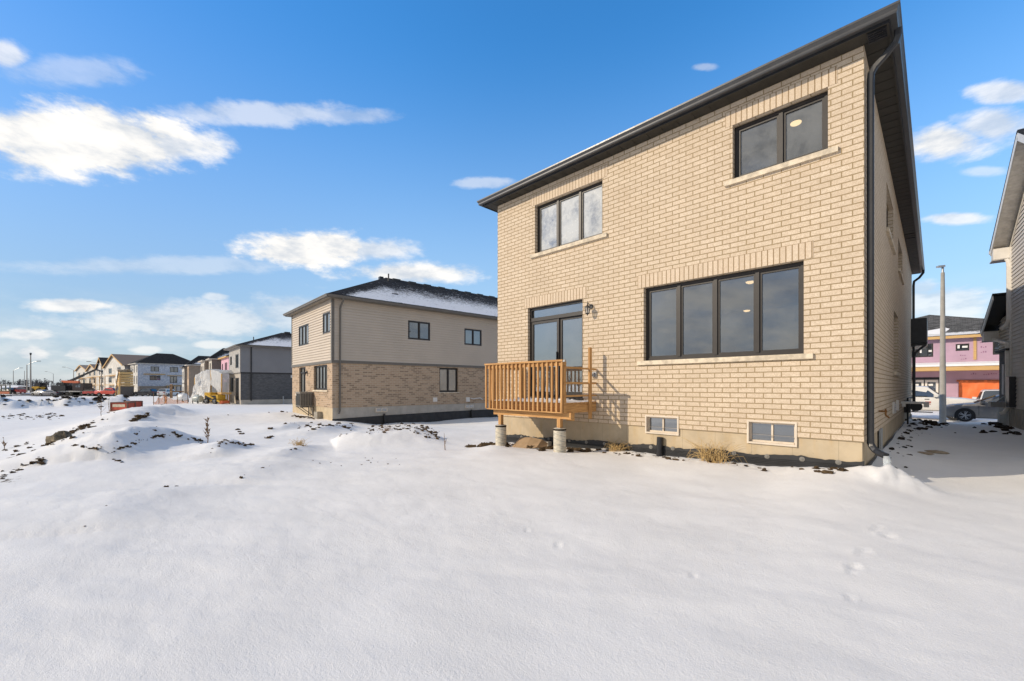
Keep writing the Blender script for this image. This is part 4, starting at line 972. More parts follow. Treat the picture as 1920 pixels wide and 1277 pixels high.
q = MB(); wall_panel(q, -NW, 0, NB, NZ, RW, .1, T(0, .008, 0)); wall_panel(q, 0, NL, NB, NZ, SU, .1, T(-.008, 0, 0, R(90))); q.build('siding_backing', M_SIDE, nb)
q = MB(); q.box(-NW - .02, .055, -.055, .0, NB, NB + .15); q.box(.0, .055, .0, NL, NB, NB + .15); q.box(-.09, .05, -.05, -.002, NB + .15, NZ); q.box(.002, .05, -.002, .09, NB + .15, NZ); q.box(-NW - .02, -NW + .08, -.05, -.002, NB + .15, NZ); q.build('trim_board', M_GREYTRIM, nb)
q = MB(); q.face([(-NW, .02, -2), (-.02, .02, -2), (-.02, .02, 0), (-NW, .02, 0)]); q.build('foundation', M_CONC, nb); q = MB(); q.face([(-.02, .02, -2), (-.02, NL, -2), (-.02, NL, 0), (-.02, .02, 0)]); q.build('side_foundation', M_NCONC, nb)
q = MB(); zt = [(0, -.60), (3, -.53), (7, -.48), (20, -.42)]
for (a, za), (b, zb) in zip(zt, zt[1:]): q.face([(.004, a, -2), (.004, b, -2), (.004, b, zb), (.004, a, za)])
q.build('dimple_membrane', M_MEMB, nb)
eaves(nb, -NW, 0, 0, NL, NZ, .34, plain('taupe_soffit', (.20, .17, .13), .6), M_GREYTRIM, M_GREYTRIM, ribs=False)
rf, E_, G_ = hip_roof(-NW - .45, .45, -.45, NL + .45, NZ + .14, 4.3, 2.55, 5.3, side_mat=1); rf.build('roof', (M_SHING, M_SHINGS), nb)
for i in range(8): y = E_.y + .4 + i * 1.2; q = MB(); q.box(E_.x + .02, E_.x + .26, y, y + .55, E_.z - .18, E_.z - .02); q.build('ridge_vent', M_BLACK, nb)
q = MB(); q.tube([(E_.x + .6, E_.y - .1, E_.z - .5), (E_.x + .6, E_.y - .1, E_.z + .12)], .05, 8); q.build('vent_stack', M_BLACK, nb); q = MB(); q.box(E_.x - .2, E_.x + .08, E_.y - .45, E_.y - .2, E_.z - .3, E_.z + .0); q.build('roof_vent', M_BLACK, nb); q = MB(); q.box(-1.3, -.95, 3.9, 4.3, NZ + .75, NZ + 1.02); q.build('roof_vent', M_BLACK, nb)
window(nb, *RW[0], (.33, .67), rec=-.02, fw=.07, gm=M_BLIND, name='window'); window(nb, *RW[1], (.5,), rec=-.02, fw=.07, gm=M_BLIND)
window(nb, *RB[0], (.27, .5, .73), fw=.08, gm=M_BLIND, sill=(.12, .05, .09, M_STONE)); o = window(nb, *RB[1], (.5,), fw=.08, gm=M_BLIND, sill=(.08, .05, .06, M_STONE), name='patio_door')
q = MB(); q.box(RB[1][0], RB[1][1], .05, .15, 1.98, 2.06); q.build('transom_bar', M_FRAME, o)
for h in SU: window(nb, *h, (.5,), M=MS, rec=-.02, fw=.07, gm=M_DGLASS)
window(nb, *SB[0], (.5,), M=MS, fw=.08, gm=M_BLIND, sill=(.08, .04, .07, M_STONE))
for y in (2.41, 8.66):
    q = MB(MS); q.box(y, y + .72, -.03, .04, -.33, -.08 + .0); o = q.build('basement_window', M_CREAM, nb); q = MB(MS); q.box(y + .06, y + .34, -.04, -.02, -.28, -.12); q.box(y + .40, y + .66, -.04, -.02, -.28, -.12); q.build('pane', M_DGLASS, o)
    q = MB(); q.tube([(.08, y + .55, -1.4), (.07, y + .5, -.42)], .06, 8); q.build('vent_pipe', M_BLACK, nb)
downspout([(.40, .45, NZ + .02), (.36, .45, NZ - .1), (.10, .42, NZ - .35), (.06, .40, NZ - .5), (.06, .38, .1), (.06, .38, -.15), (.14, .3, -.3)], nb, M_GREYTRIM, .085)
q = MB(); q.box(-4.45, -4.33, -.06, 0, 1.95, 2.1); q.lathe((-4.39, -.13, 1.95), [(0, -.12), (.04, -.09), (.07, .05), (0, .12)], 8); q.build('wall_lantern', M_BLACK, nb)
q = MB(MS); q.box(6.2, 6.5, -.02, 0, .18, .45); q.build('vent_cover', M_WHITE, nb); q = MB(MS); q.box(8.75, 9.05, -.02, 0, .12, .42); q.build('vent_cover', M_WHITE, nb); q = MB(MS); q.tube([(9.1, -.05, .35), (9.3, -.06, .30), (9.9, -.06, .36), (10.1, -.06, .25)], .035, 6); q.build('gas_pipe', M_WHITE, nb)
q = MB(); q.box(-4.47, -4.38, -.03, 0, .75, .87); q.build('outlet_cover', M_BLACK, nb)
def local(h, p): return h.matrix_basis @ Vector(p)
bpy.context.view_layer.update()
def ac_unit(h, x, y, z, rz, label, bracket=True, name='air_conditioner'):
    p = local(h, (x, y, z)); o = thing(name, label, 'air conditioner', p, h.rotation_euler.z + rz, 'air conditioners behind the houses')
    q = MB(); q.box(-.42, .42, -.72, -.05, .0, .82)
    q.build('casing', plain('ac_grey', (.30, .27, .23), .5), o)
    q = MB()
    for i in range(9): xx = -.36 + i * .09; q.box(xx - .022, xx + .022, -.745, -.722, .05, .76)
    for i in range(7): yy = -.66 + i * .09; q.box(.422, .44, yy - .025, yy + .025, .05, .76)
    q.build('grille', plain('ac_dark', (.07, .066, .06), .5), o)
    q = MB(); q.box(-.44, .44, -.74, -.03, .82, .85); q.build('top_panel', plain('ac_top', (.24, .22, .19), .5), o)
    q = MB(); q.lathe((-.30, -.735, .68), [(0, -.03), (.06, -.03), (.06, 0), (0, 0)], 12, axis='y'); q.build('badge', M_WHITE, o)
    if bracket:
        q = MB()
        for xx in (-.34, .50): q.beam((xx, -.74, -.03), (xx, -.0, -.03), .045, .045); q.beam((xx, -.66, -.04), (xx, -.03, -.55), .035, .035); q.beam((xx, -.03, -.03), (xx, -.03, -.6), .045, .045)
        q.build('bracket', M_BLACK, o)
    return o
ac_unit(nb, -3.55, -.03, -.02, 0, 'grey air conditioner on a black wall bracket behind the tan house')
q = MB(); p = local(nb, (-1.9, -.1, -.5)); q.box(p.x - .25, p.x + .25, p.y - .18, p.y + .1, p.z - .25, p.z + .22)
tag(q.build('utility_cabinet', plain('cabinet_grey', (.30, .27, .22)), None, origin=tuple(p)), 'small grey box at the foot of the wall below the air conditioner', 'box')
pp = local(nb, (-3.9, -.5, 0)); sp = [(pp.x + rg.gauss(.6, .9), pp.y + rg.gauss(.05, .15) - .1, rg.choice([.03, .05, .07])) for i in range(50)]; clods('wall_clods', sp, M_DIRT, 14)

# grey house
gh = thing('grey_house', 'grey house with pale siding over dark brick, next beyond the tan house', 'house', (-52.9, 3.536, -.674), R(-3.3))
GW, GL, GZ_, GB = 7.3, 14., 5.86, 2.9
RW = [(-6.55, -5.35, 4.0, 5.05), (-2.95, -1.0, 3.55, 5.1)]; RB = [(-6.55, -4.35, .85, 2.55), (-2.95, -1.0, -.1, 2.45)]
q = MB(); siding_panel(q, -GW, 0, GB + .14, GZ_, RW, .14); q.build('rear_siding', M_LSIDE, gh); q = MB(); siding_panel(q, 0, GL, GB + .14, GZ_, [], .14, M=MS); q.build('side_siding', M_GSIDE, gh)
q = MB(); wall_panel(q, -GW, 0, 0, GZ_, RW + RB, .1, T(0, .01, 0)); q.build('stucco_wall', plain('pale_stucco', (.42, .38, .33), .9), gh)
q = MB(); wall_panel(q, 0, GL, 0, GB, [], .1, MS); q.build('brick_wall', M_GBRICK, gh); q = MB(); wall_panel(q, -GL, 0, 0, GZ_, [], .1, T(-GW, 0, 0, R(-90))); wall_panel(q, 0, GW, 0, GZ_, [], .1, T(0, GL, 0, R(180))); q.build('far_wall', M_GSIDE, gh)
q = MB(); q.box(-GW, .04, -.04, 0, GB, GB + .14); q.box(-.12, .03, -.03, -.002, GB + .14, GZ_); q.build('trim_board', M_GREYTRIM, gh); q = MB(); q.box(0, .04, 0, GL, GB, GB + .16); q.build('belt_trim', M_BLACK, gh)
q = MB(); q.box(-GW, -.02, .02, .3, -1.8, 0); q.box(-.3, -.02, .3, GL, -1.8, 0); q.build('foundation', M_NCONC, gh); q = MB(); q.box(-.01, .004, .0, GL, -1.8, -.52); q.build('dimple_membrane', M_MEMB, gh)
eaves(gh, -GW, 0, 0, GL, GZ_, .42, plain('pale_soffit', (.35, .34, .32), .6), M_GREYTRIM, M_GREYTRIM, ribs=False)
rf, E_, G_ = hip_roof(-GW - .5, .5, -.5, GL + .5, GZ_ + .14, 4.2, 2.1, 5.4, side_mat=1); rf.build('roof', (M_SHING, M_SHINGS), gh)
q = MB(); q.box(E_.x - .3, E_.x + .3, E_.y + .3, E_.y + .9, E_.z - .2, E_.z + .12); q.tube([(E_.x, E_.y - 3, NZ + .9), (E_.x, E_.y - 3, NZ + 1.5)], .05, 6); q.build('roof_vent', M_BLACK, gh)
for h in RW + RB: window(gh, *h, (.5,), rec=.0, fw=.09, gm=M_DGLASS, name='patio_door' if h[2] < 0 else 'window', sash=0)
downspout([(.06, 1.0, GZ_ - .05), (.06, 1.0, -.1)], gh, M_BLACK, .12)
q = MB(MS); q.tube([(4.2, -.06, -1), (4.2, -.06, .35)], .05, 6); q.build('vent_pipe', M_METAL, gh)
q = MB(MS); q.box(5.0, 5.25, -.05, 0, 2.5, 2.8); q.build('utility_box', M_WHITE, gh)
ac_unit(gh, -8.6, -.6, -.35, 0, 'black faced air conditioner at the left corner of the grey house', False)

# further houses of the row, built simply
def row_house(P, rz, w_, L, hz, label, cols, wins, parts_=(), roofrise=1.8, belt=None, mat_side=None, brick=None, side_w=()):
    o = thing('row_house', label, 'house', P, rz, 'houses of the row beyond the grey house')
    q = MB(); wall_panel(q, -w_, 0, -1.2, hz, wins, .1); q.build('rear_wall', cols[0], o)
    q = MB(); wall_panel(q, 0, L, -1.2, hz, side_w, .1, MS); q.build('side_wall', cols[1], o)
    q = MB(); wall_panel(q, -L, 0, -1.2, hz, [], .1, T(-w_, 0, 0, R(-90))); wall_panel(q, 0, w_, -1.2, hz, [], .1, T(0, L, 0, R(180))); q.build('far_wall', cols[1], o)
    for h in wins: window(o, *h, (.5,) if h[1] - h[0] > .9 else (), rec=.03, fw=.09, gm=M_DGLASS, sash=0)
    for h in side_w: window(o, *h, (), M=MS, rec=.03, fw=.09, gm=M_DGLASS, sash=0)
    q = MB(); ring_loft(q, -w_, 0, 0, L, [(0, hz), (.4, hz), (.4, hz + .16), (.0, hz + .16)], close=True); q.build('eaves_board', cols[2], o)
    rf, _, _ = hip_roof(-w_ - .42, .42, -.42, L + .42, hz + .17, 4, roofrise, min(w_ / 2 + .4, L / 2), side_mat=1); rf.build('roof', (M_SHING, M_SHINGS), o)
    if belt: q = MB(); q.box(-w_, .04, -.04, 0, belt, belt + .2); q.build('trim_board', M_GREYTRIM, o)
    return o
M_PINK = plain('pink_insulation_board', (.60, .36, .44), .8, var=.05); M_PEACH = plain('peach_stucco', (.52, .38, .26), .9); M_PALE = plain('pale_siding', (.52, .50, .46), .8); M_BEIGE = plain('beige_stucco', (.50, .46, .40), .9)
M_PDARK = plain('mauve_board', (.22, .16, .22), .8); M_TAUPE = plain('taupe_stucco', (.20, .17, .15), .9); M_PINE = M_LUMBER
def on(px, d, z): p = at(px, 724, d); return (p.x, p.y, z)
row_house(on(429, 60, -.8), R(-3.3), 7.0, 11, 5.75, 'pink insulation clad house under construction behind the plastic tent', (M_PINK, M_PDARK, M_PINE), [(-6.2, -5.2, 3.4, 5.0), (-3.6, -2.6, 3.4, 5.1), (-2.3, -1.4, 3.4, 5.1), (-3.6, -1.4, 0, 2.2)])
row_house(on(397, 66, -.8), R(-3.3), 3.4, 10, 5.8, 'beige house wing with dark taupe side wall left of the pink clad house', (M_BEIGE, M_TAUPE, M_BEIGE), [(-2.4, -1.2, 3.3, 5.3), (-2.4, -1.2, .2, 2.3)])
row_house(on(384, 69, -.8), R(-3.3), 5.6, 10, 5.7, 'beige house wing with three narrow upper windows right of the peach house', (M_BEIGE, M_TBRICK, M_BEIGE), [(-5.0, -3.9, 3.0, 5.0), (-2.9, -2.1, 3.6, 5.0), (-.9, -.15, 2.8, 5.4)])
row_house(on(354, 79, -.9), R(-3.3), 3.2, 10, 5.6, 'narrow peach house with a single tall upper window', (M_PEACH, M_TBRICK, M_PALE), [(-2.2, -1.1, 3.0, 5.2), (-2.2, -1.1, 0, 1.9)])
row_house(on(345.5, 84, -1.0), R(-3.3), 5.2, 10, 5.5, 'pale siding house with a wooden landing, farthest of the row', (M_PALE, M_TBRICK, M_GREYTRIM), [(-4.6, -3.8, 3.2, 4.7), (-2.8, -1.6, 3.0, 4.8), (-4.2, -3.4, -.4, 1.7), (-2.4, -1.4, -.4, 1.7)], belt=2.3)
q = MB(); o = thing('wooden_landing', 'small wooden landing with rails behind the pale siding house', 'landing', on(332, 80, -1.4))
q = MB(); q.box(-1.6, 1.2, -.9, .9, 1.1, 1.3); q.build('platform', M_TWIG, o)
for x in (-1.5, -.5, .5, 1.1):
    q = MB(); q.beam((x, -.85, 0), (x, -.85, 2.6), .14, .14); q.build('post', M_TWIG, o)
q = MB(); q.beam((-1.6, -.85, 2.55), (1.2, -.85, 2.55), .12, .12); q.beam((-1.6, -.85, 1.9), (1.2, -.85, 1.9), .10, .10); q.build('hand_rail', M_TWIG, o)

# ------------------------------------------------------------------ three storey townhouses at the end of the field
m, t, out = mat('house_wrap'); tc = t.add('TexCoord').outputs['Object']; uv = t.add('UVMap').outputs[0]
n = t.noise(uv, 2.6, 4., .7, .5); sx = t.add('SeparateXYZ', {0: uv})
c = t.mix(t.ss(n, .40, .56), (.62, .64, .68), (.40, .44, .52)); c = t.mix(t.math('MULTIPLY', t.ss(t.math('ADD', sx.outputs[1], t.math('MULTIPLY', n, 4.)), 4.2, 2.0), .65), c, (.42, .34, .25))
finish(t, out, c, .6, n, .2, .02); M_WRAP = m  # bluish copy for the shaded end wall, the shade's tint in its colour
M_WRAPS = plain('sunlit_wrap', (.58, .56, .52), .7, var=.2, scale=1.4)  # warmer copy of the wrap, sunlight put into its colour
TP = at(258, 724, 109); TZ = -1.5; TRZ = R(6)
tw = thing('townhouse', 'white wrapped three storey end townhouse with dark hip roof, facing the field', 'townhouse', (TP.x, TP.y, TZ), TRZ, 'three storey townhouses under construction')
H3 = 8.1
EW = [(2.6, 4.3, 6.2, 7.5), (6.6, 8.4, 6.1, 7.5), (2.4, 4.6, 3.9, 5.1), (6.6, 8.2, 3.2, 5.0), (4.2, 5.0, .3, 2.3), (7.2, 9.0, .3, 2.6)]
FW_ = [(-1.4, -.5, 5.9, 7.6), (-1.4, -.5, 2.9, 5.0), (-4.6, -3.6, 5.9, 7.9), (-4.6, -3.6, 2.9, 5.0), (-7.4, -6.4, 5.9, 7.6), (-7.4, -6.4, 2.9, 5.0)]
q = MB(); wall_panel(q, 0, 13, 0, H3, EW, .12, MS); q.build('end_wall', M_WRAP, tw)
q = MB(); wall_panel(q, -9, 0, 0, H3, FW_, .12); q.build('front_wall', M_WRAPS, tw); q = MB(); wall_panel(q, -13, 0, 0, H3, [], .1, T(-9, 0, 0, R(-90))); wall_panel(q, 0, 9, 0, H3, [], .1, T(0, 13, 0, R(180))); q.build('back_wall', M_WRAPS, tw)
for h in EW: window(tw, *h, (.5,), M=MS, rec=.02, fw=.12, gm=M_DGLASS, sash=0)
for h in FW_: window(tw, *h, (), rec=.02, fw=.12, gm=M_DGLASS, sash=0)
q = MB(); ring_loft(q, -9, 0, 0, 13, [(0, H3), (.45, H3), (.45, H3 + .22), (0, H3 + .22)], close=True); q.build('eaves_board', M_PALE, tw)
rf, E_, G_ = hip_roof(-9.5, .5, -.5, 13.5, H3 + .22, 5, 3.0, 5.2); rf.build('roof', M_SHING, tw)
q = MB(); a = Vector((.6, 8.4, H3 + .23)); q.face([(.6, 5.8, H3 + .23), (.6, 11.2, H3 + .23), (-2.0, 8.5, H3 + 1.3)]); q.face([(.6, 5.8, H3 + .23), (-2, 8.5, H3 + 1.3), (-2.4, 5.8, H3 + 1.4)]); q.face([(.6, 11.2, H3 + .23), (-2.4, 11.2, H3 + 1.4), (-2, 8.5, H3 + 1.3)]); q.build('roof_gable', M_SHING, tw)
q = MB(); q.box(.0, .3, 1.2, 5.6, 5.35, 5.6); q.box(.0, .3, 6.0, 9.4, 5.1, 5.25); q.box(0, .9, 5.8, 10.5, 2.3, 2.5); q.build('trim_board', M_LUMBER, tw)
for y in (5.9, 7.6, 10.3): q = MB(); q.beam((.8, y, 0), (.8, y, 2.3), .15, .15); q.build('post', M_LUMBER, tw)
q = MB(MS); q.box(.2, 6.3, -.5, 0, 0, 2.35); q.build('garage_block', M_TBRICK, tw)
def tpx(px):                                                         # distance along the terrace front seen at a photo column
    d0 = at(px, 724, 1) - Vector(CAM); u = tw.matrix_basis.to_3x3() @ Vector((-1, 0, 0)); P = tw.location
    den = u.x * d0.y - u.y * d0.x; return ((CAM[0] - P.x) * d0.y - (CAM[1] - P.y) * d0.x) / den
def gable_unit(pa, pb, h_, rise, label, roofm, wall, y0=-1.0, L=11, bare=True):
    x0 = -tpx(pa); w_ = tpx(pb) - tpx(pa) - .3; P = local(tw, (x0, 0, 0)); o = thing('townhouse', label, 'townhouse', P, TRZ, 'three storey townhouses under construction')
    ws = []
    for z in (.2, 3.0, 5.7):
        for k in (.22, .66): ws.append((-w_ * (1 - k) + .0, -w_ * (1 - k) + w_ * .17, z + .3, z + 2.1))
    q = MB(); wall_panel(q, -w_, 0, 0, h_, ws, .15, T(0, y0, 0)); q.face([(-w_, y0, h_), (0, y0, h_), (-w_ / 2, y0, h_ + rise)]); q.build('front_wall', wall, o)
    q = MB(); wall_panel(q, 0, L, 0, h_, [], .1, T(0, y0, 0, R(90))); wall_panel(q, -L, 0, 0, h_, [], .1, T(-w_, y0, 0, R(-90))); q.build('side_wall', plain('grey_sheathing', (.27, .27, .29), .8), o)
    for h in ws: window(o, *h, (), M=T(0, y0, 0), rec=.03, fw=.14, fm=M_PALE, gm=M_DGLASS, sash=0)
    q = MB(); e = .5
    for s_ in (0, 1):
        a = Vector((-w_ - e if s_ else e, y0 - e, h_ - e * rise / (w_ / 2))); b = Vector((-w_ / 2, y0 - e, h_ + rise)); q.beam((a + b) / 2 + Vector((0, L / 2 + e, .1)) - Vector((0, L / 2 + e, 0)), (a + b) / 2 + Vector((0, L + e * 2, .1)), (b - a).length, .14, up=((b - a).cross(Vector((0, 1, 0)))).normalized())
    q.build('roof', roofm, o)
    q = MB()
    for s_ in (0, 1):
        a = Vector((-w_ - e if s_ else e, y0 - e - .05, h_ - e * rise / (w_ / 2))); b = Vector((-w_ / 2, y0 - e - .05, h_ + rise)); q.beam(a, b, .1, .3)
    q.build('barge_board', M_LUMBER, o)
    for z in (2.6, 5.3): q = MB(); q.box(-w_ * .75, -w_ * .15, y0 - 1.0, y0, z, z + .18); o2 = q.build('balcony', M_LUMBER, o)
    for x in (-w_ * .75, -w_ * .15): q = MB(); q.beam((x, y0 - .9, 0), (x, y0 - .9, 5.3), .14, .14); q.build('post', M_LUMBER, o)
gable_unit(243, 204, 8.0, 3.6, 'townhouse with a large bare sheathing gable roof beside the end townhouse', M_OSB, M_WRAPS, L=14)
gable_unit(204, 190, 8.4, 3.2, 'townhouse with a small black gable, middle of the terrace', M_SHING, M_WRAPS, L=9)
gable_unit(190, 170, 7.8, 2.2, 'townhouse with brown trussed roof farther along the terrace', M_OSB, M_BEIGE)
gable_unit(170, 149, 8.6, 2.0, 'lowest townhouse at the far left end of the terrace', plain('bare_trusses', (.16, .13, .11), .9), M_PALE)
# apartment block far behind
P = at(156, 724, 420); o = thing('apartment_block', 'distant brown apartment block rising behind the terrace roofs', 'building', (P.x, P.y, -1), R(20))
q = MB(); q.box(-4, 4, -3, 3, 0, 20.5); q.build('wall', plain('brown_panel', (.30, .20, .16), .9), o)
for z in range(6):
    q = MB(); q.box(-3.5, 3.5, -3.1, -3.0, 2.5 + z * 3.2, 4 + z * 3.2); q.build('window', M_DGLASS, o)
q = MB(); q.box(-4.2, 4.2, -3.2, 3.2, 20.5, 21); q.build('roof', M_GREYTRIM, o)
# timber stack under white tarp, on the ground by the terrace
b = onground(234, 97); o = thing('lumber_stack', 'tall stack of yellow lumber bundles partly under a white tarpaulin', 'lumber stack', b, TRZ)
q = MB(); q.box(-2.6, 1.9, -1., 1.4, 2.3, 2.5); 
for i in range(5): q.box(-1.8, 1.6, -1.1, 1.2, 2.55 + i * .62, 3.05 + i * .62)
q.build('lumber_bundle', M_LUMBER, o)
q = MB(); q.box(-2.4, 1.8, -1., 1.3, 0, 2.3); q.build('storage_box', plain('brown_steel', (.10, .085, .075), .6), o)
q = MB(); rings = []
for k in range(9):
    s_ = k / 8; x = -3.2 + 3.4 * s_; rings.append([Vector((x + .3 * math.sin(i * 1.3 + k), -1.2 + 2.6 * i / 6, 3.2 + 3.0 * math.sqrt(s_) + .15 * math.sin(i * 2.1 + k * 1.7))) for i in range(7)])
rings2 = [[Vector((r[0].x, -1.25, r[0].z - .1 - j * (1.2 if k_ > 5 else 2.6) / 3)) + Vector((rg.uniform(-.15, .15), rg.uniform(-.12, .05), 0)) for j in range(4)] for k_, r in enumerate(rings)]
q.loft(rings, cap=False, closed=False); q.loft(rings2, cap=False, closed=False); q.build('tarpaulin', plain('white_tarp', (.72, .70, .66), .6), o)
for x in (-2.2, 1.75, 2.3): q = MB(); q.beam((x, -1.2, 0), (x, -1.2, 5.2), .16, .16); q.build('post', M_LUMBER, o)

# ------------------------------------------------------------------ vehicles
def wheel(parent, x, y, r_, w_, side, spokes=10, m_rim=None):
    q = MB(); q.lathe((x, y, r_), [(r_ * .62, -w_ / 2), (r_ * .93, -w_ / 2), (r_, -w_ * .36), (r_, w_ * .36), (r_ * .93, w_ / 2), (r_ * .62, w_ / 2)], 28, axis='y'); o = q.build('wheel', M_RUBBER, parent)
    yo = side * w_ * .42; rm = MB(); s_ = side
    rm.lathe((x, y + yo, r_), [(r_ * .60, -.01), (r_ * .66, -.01), (r_ * .66, .012), (r_ * .60, .012)] if False else [(0, -.03), (r_ * .14, -.03), (r_ * .14, .02), (0, .02)], 12, axis='y')
    for k in range(28):
        a0, a1 = 2 * math.pi * k / 28, 2 * math.pi * (k + 1) / 28
        P = lambda a, rr, dy: (x + rr * math.cos(a), y + yo + dy * s_, r_ + rr * math.sin(a))
        rm.face([P(a0, r_ * .58, .0), P(a1, r_ * .58, .0), P(a1, r_ * .67, .02), P(a0, r_ * .67, .02)])
    for k in range(spokes):
        a = 2 * math.pi * (k // 2 * 2 + (.55 if k % 2 else -.05)) / spokes + .3; rm.beam((x + r_ * .08 * math.cos(a), y + yo, r_ + r_ * .08 * math.sin(a)), (x + r_ * .62 * math.cos(a + .08), y + yo + .005 * s_, r_ + r_ * .62 * math.sin(a + .08)), .03, .035, up=(0, 1, 0))
    rm.build('rim', m_rim or M_METAL, o)
def car(name, label, cat, loc, rz, pm, st, gh_, w_, wx, wr, group=None, detail=2, extras=None, rimm=None):
    """x forward. st = body stations (x, z low, z shoulder, half-width factor); gh_ = (rear base x, roof rear x, roof front x, screen base x, belt z rear, belt z front, roof z)"""
    o = thing(name, label, cat, loc, rz, group); hw = w_ / 2
    q = MB(); rings = []
    for x, zl, zs, k in st:
        h = hw * k; m_ = (zl + zs) / 2
        half = [(h * .86, zl), (h * .97, zl + .06), (h, m_), (h * .985, zs - .12), (h * .93, zs - .03), (h * .80, zs + .012), (h * .4, zs + .03)]
        rings.append([Vector((x, y, z)) for y, z in half] + [Vector((x, -y, z)) for y, z in half[::-1]])
    q.loft(rings)
    q.build('body', pm, o, smooth=True)
    rb, rr, rf_, sb, zb, zf, zr = gh_; hb, ht = hw * .91, hw * .74
    q = MB()
    def sec(x, z, h): return [Vector((x, h, z)), Vector((x, h * .86, z + .035)), Vector((x, 0, z + .055)), Vector((x, -h * .86, z + .035)), Vector((x, -h, z))]
    A = [sec(rb, zb - .05, hb), sec(rr, zr - .05, ht), sec((rr + rf_) / 2, zr, ht * 1.02), sec(rf_, zr - .05, ht), sec(sb, zf - .05, hb)]
    q.loft(A, cap=False, closed=False)
    for s_ in (0, 4): q.face([A[0][s_], A[1][s_], A[2][s_], A[3][s_], A[4][s_]])
    q.build('roof', pm, o, smooth=True)
    g_ = MB()
    def lerp(a, b, k): return a + (b - a) * k
    for s_, sg in ((0, 1), (4, -1)):
        off = Vector((0, .012 * sg, .0)); a0, a1, a3, a4 = A[0][s_], A[1][s_], A[3][s_], A[4][s_]
        lo0, lo1 = lerp(a0, a4, .10), lerp(a0, a4, .90); hi0, hi1 = lerp(a1, a3, .07), lerp(a1, a3, .93)
        lo0 += Vector((0, 0, .06)); lo1 += Vector((0, 0, .06)); hi0 += Vector((0, 0, -.05)); hi1 += Vector((0, 0, -.05))
        for k0, k1 in ((.0, .47), (.51, 1.)):
            g_.face([lerp(lo0, lo1, k0) + off, lerp(lo0, lo1, k1) + off, lerp(hi0, hi1, k1) + off, lerp(hi0, hi1, k0) + off])
    for a, b, sg in ((A[0], A[1], -1), (A[4], A[3], 1)):
        off = Vector((.014 * sg, 0, .014)); g_.face([lerp(a[0], b[0], .10) * 1 + off + Vector((0, -.06, 0)), lerp(a[4], b[4], .10) + off + Vector((0, .06, 0)), lerp(a[4], b[4], .92) + off + Vector((0, .05, 0)), lerp(a[0], b[0], .92) + off + Vector((0, -.05, 0))])
        g_.face([lerp(a[1], b[1], .10) + off, lerp(a[2], b[2], .10) + off, lerp(a[2], b[2], .92) + off, lerp(a[1], b[1], .92) + off]); g_.face([lerp(a[2], b[2], .10) + off, lerp(a[3], b[3], .10) + off, lerp(a[3], b[3], .92) + off, lerp(a[2], b[2], .92) + off])
    g_.build('car_window', M_CARGLASS, o)
    for x in wx:
        for s_ in (1, -1):
            q = MB(); n = 16; yy = s_ * (hw + .006)
            pts = [(x + wr * 1.13 * math.cos(math.pi * k / n), yy, wr + wr * 1.13 * math.sin(math.pi * k / n)) for k in range(n + 1)]
            q.face(pts + [(x - wr * 1.13, yy, .16), (x + wr * 1.13, yy, .16)]); q.build('wheel_arch', M_RUBBER, o)
            wheel(o, x, s_ * (hw - .09), wr, .21, s_, m_rim=rimm)
    xf, xr = st[-1][0], st[0][0]
    for s_ in (1, -1):
        q = MB(); q.box(xf - .20, xf - .02, s_ * hw * .62 - .20, s_ * hw * .62 + .20, st[-2][2] - .28, st[-2][2] - .14); q.build('headlight', M_METAL, o)
        q = MB(); q.box(xr - .015, xr + .12, s_ * hw * .66 - .20, s_ * hw * .66 + .20, st[1][2] - .26, st[1][2] - .10); q.build('tail_light', plain('tail_red', (.30, .02, .02), .3), o)
        if detail > 1:
            q = MB(); q.box(sb - .42, sb - .24, s_ * (hw + .02) - .10, s_ * (hw + .02) + .10, zf + .02, zf + .15); q.build('wing_mirror', pm, o)
            for k in (.30, .72):
                x = rb + (sb - rb) * k; q = MB(); q.box(x - .10, x + .10, s_ * hw * .985 - .018, s_ * hw * .985 + .018, zb - .17, zb - .13); q.build('door_handle', M_METAL if 'grey' in label else M_BLACK, o)
            for k in (.06, .52, .93):
                x = rb + (sb - rb) * k; q = MB(); q.box(x - .006, x + .006, s_ * hw * 1.0 - .004, s_ * hw * 1.0 + .004, .35, zb - .14); q.build('door_seam', M_RUBBER, o)
    q = MB(); q.box(xf - .05, xf + .012, -hw * .5, hw * .5, .38, .55); q.build('grille', M_BLACK, o)
    return o
SEDAN = [(-2.32, .42, .92, .80), (-2.20, .28, 1.02, .93), (-1.5, .22, 1.00, 1.), (0, .20, .98, 1.), (1.1, .20, .96, 1.), (1.9, .22, .86, .95), (2.2, .27, .76, .86), (2.34, .36, .66, .70)]
SED_G = (-1.95, -1.05, .25, 1.15, 1.00, .95, 1.40)
SUV = [(-2.25, .45, 1.05, .85), (-2.15, .32, 1.12, .96), (-1.2, .27, 1.10, 1.), (.9, .27, 1.08, 1.), (1.8, .30, 1.02, .97), (2.2, .36, .90, .86), (2.28, .45, .75, .76)]
SUV_G = (-2.12, -1.75, .35, 1.15, 1.10, 1.05, 1.68)
PICK = [(-2.95, .62, 1.30, .92), (-2.85, .52, 1.36, .98), (-1.0, .50, 1.34, 1.), (1.2, .50, 1.32, 1.), (2.3, .50, 1.26, .98), (2.85, .55, 1.18, .92), (2.98, .62, 1.05, .82)]
PICK_G = (-.95, -.72, .85, 1.55, 1.34, 1.30, 1.95)
cz = gz(3.2, 23.9)
car('sedan', 'dark grey dusty sedan parked nose left at the kerb behind the concrete lamp post', 'car', (3.25, 24.75, cz), math.pi, paint('graphite_paint', (.12, .115, .115, 1), .75, (.30, .27, .23)), SEDAN, SED_G, 1.82, (1.42, -1.28), .335, 'vehicles parked on the street')
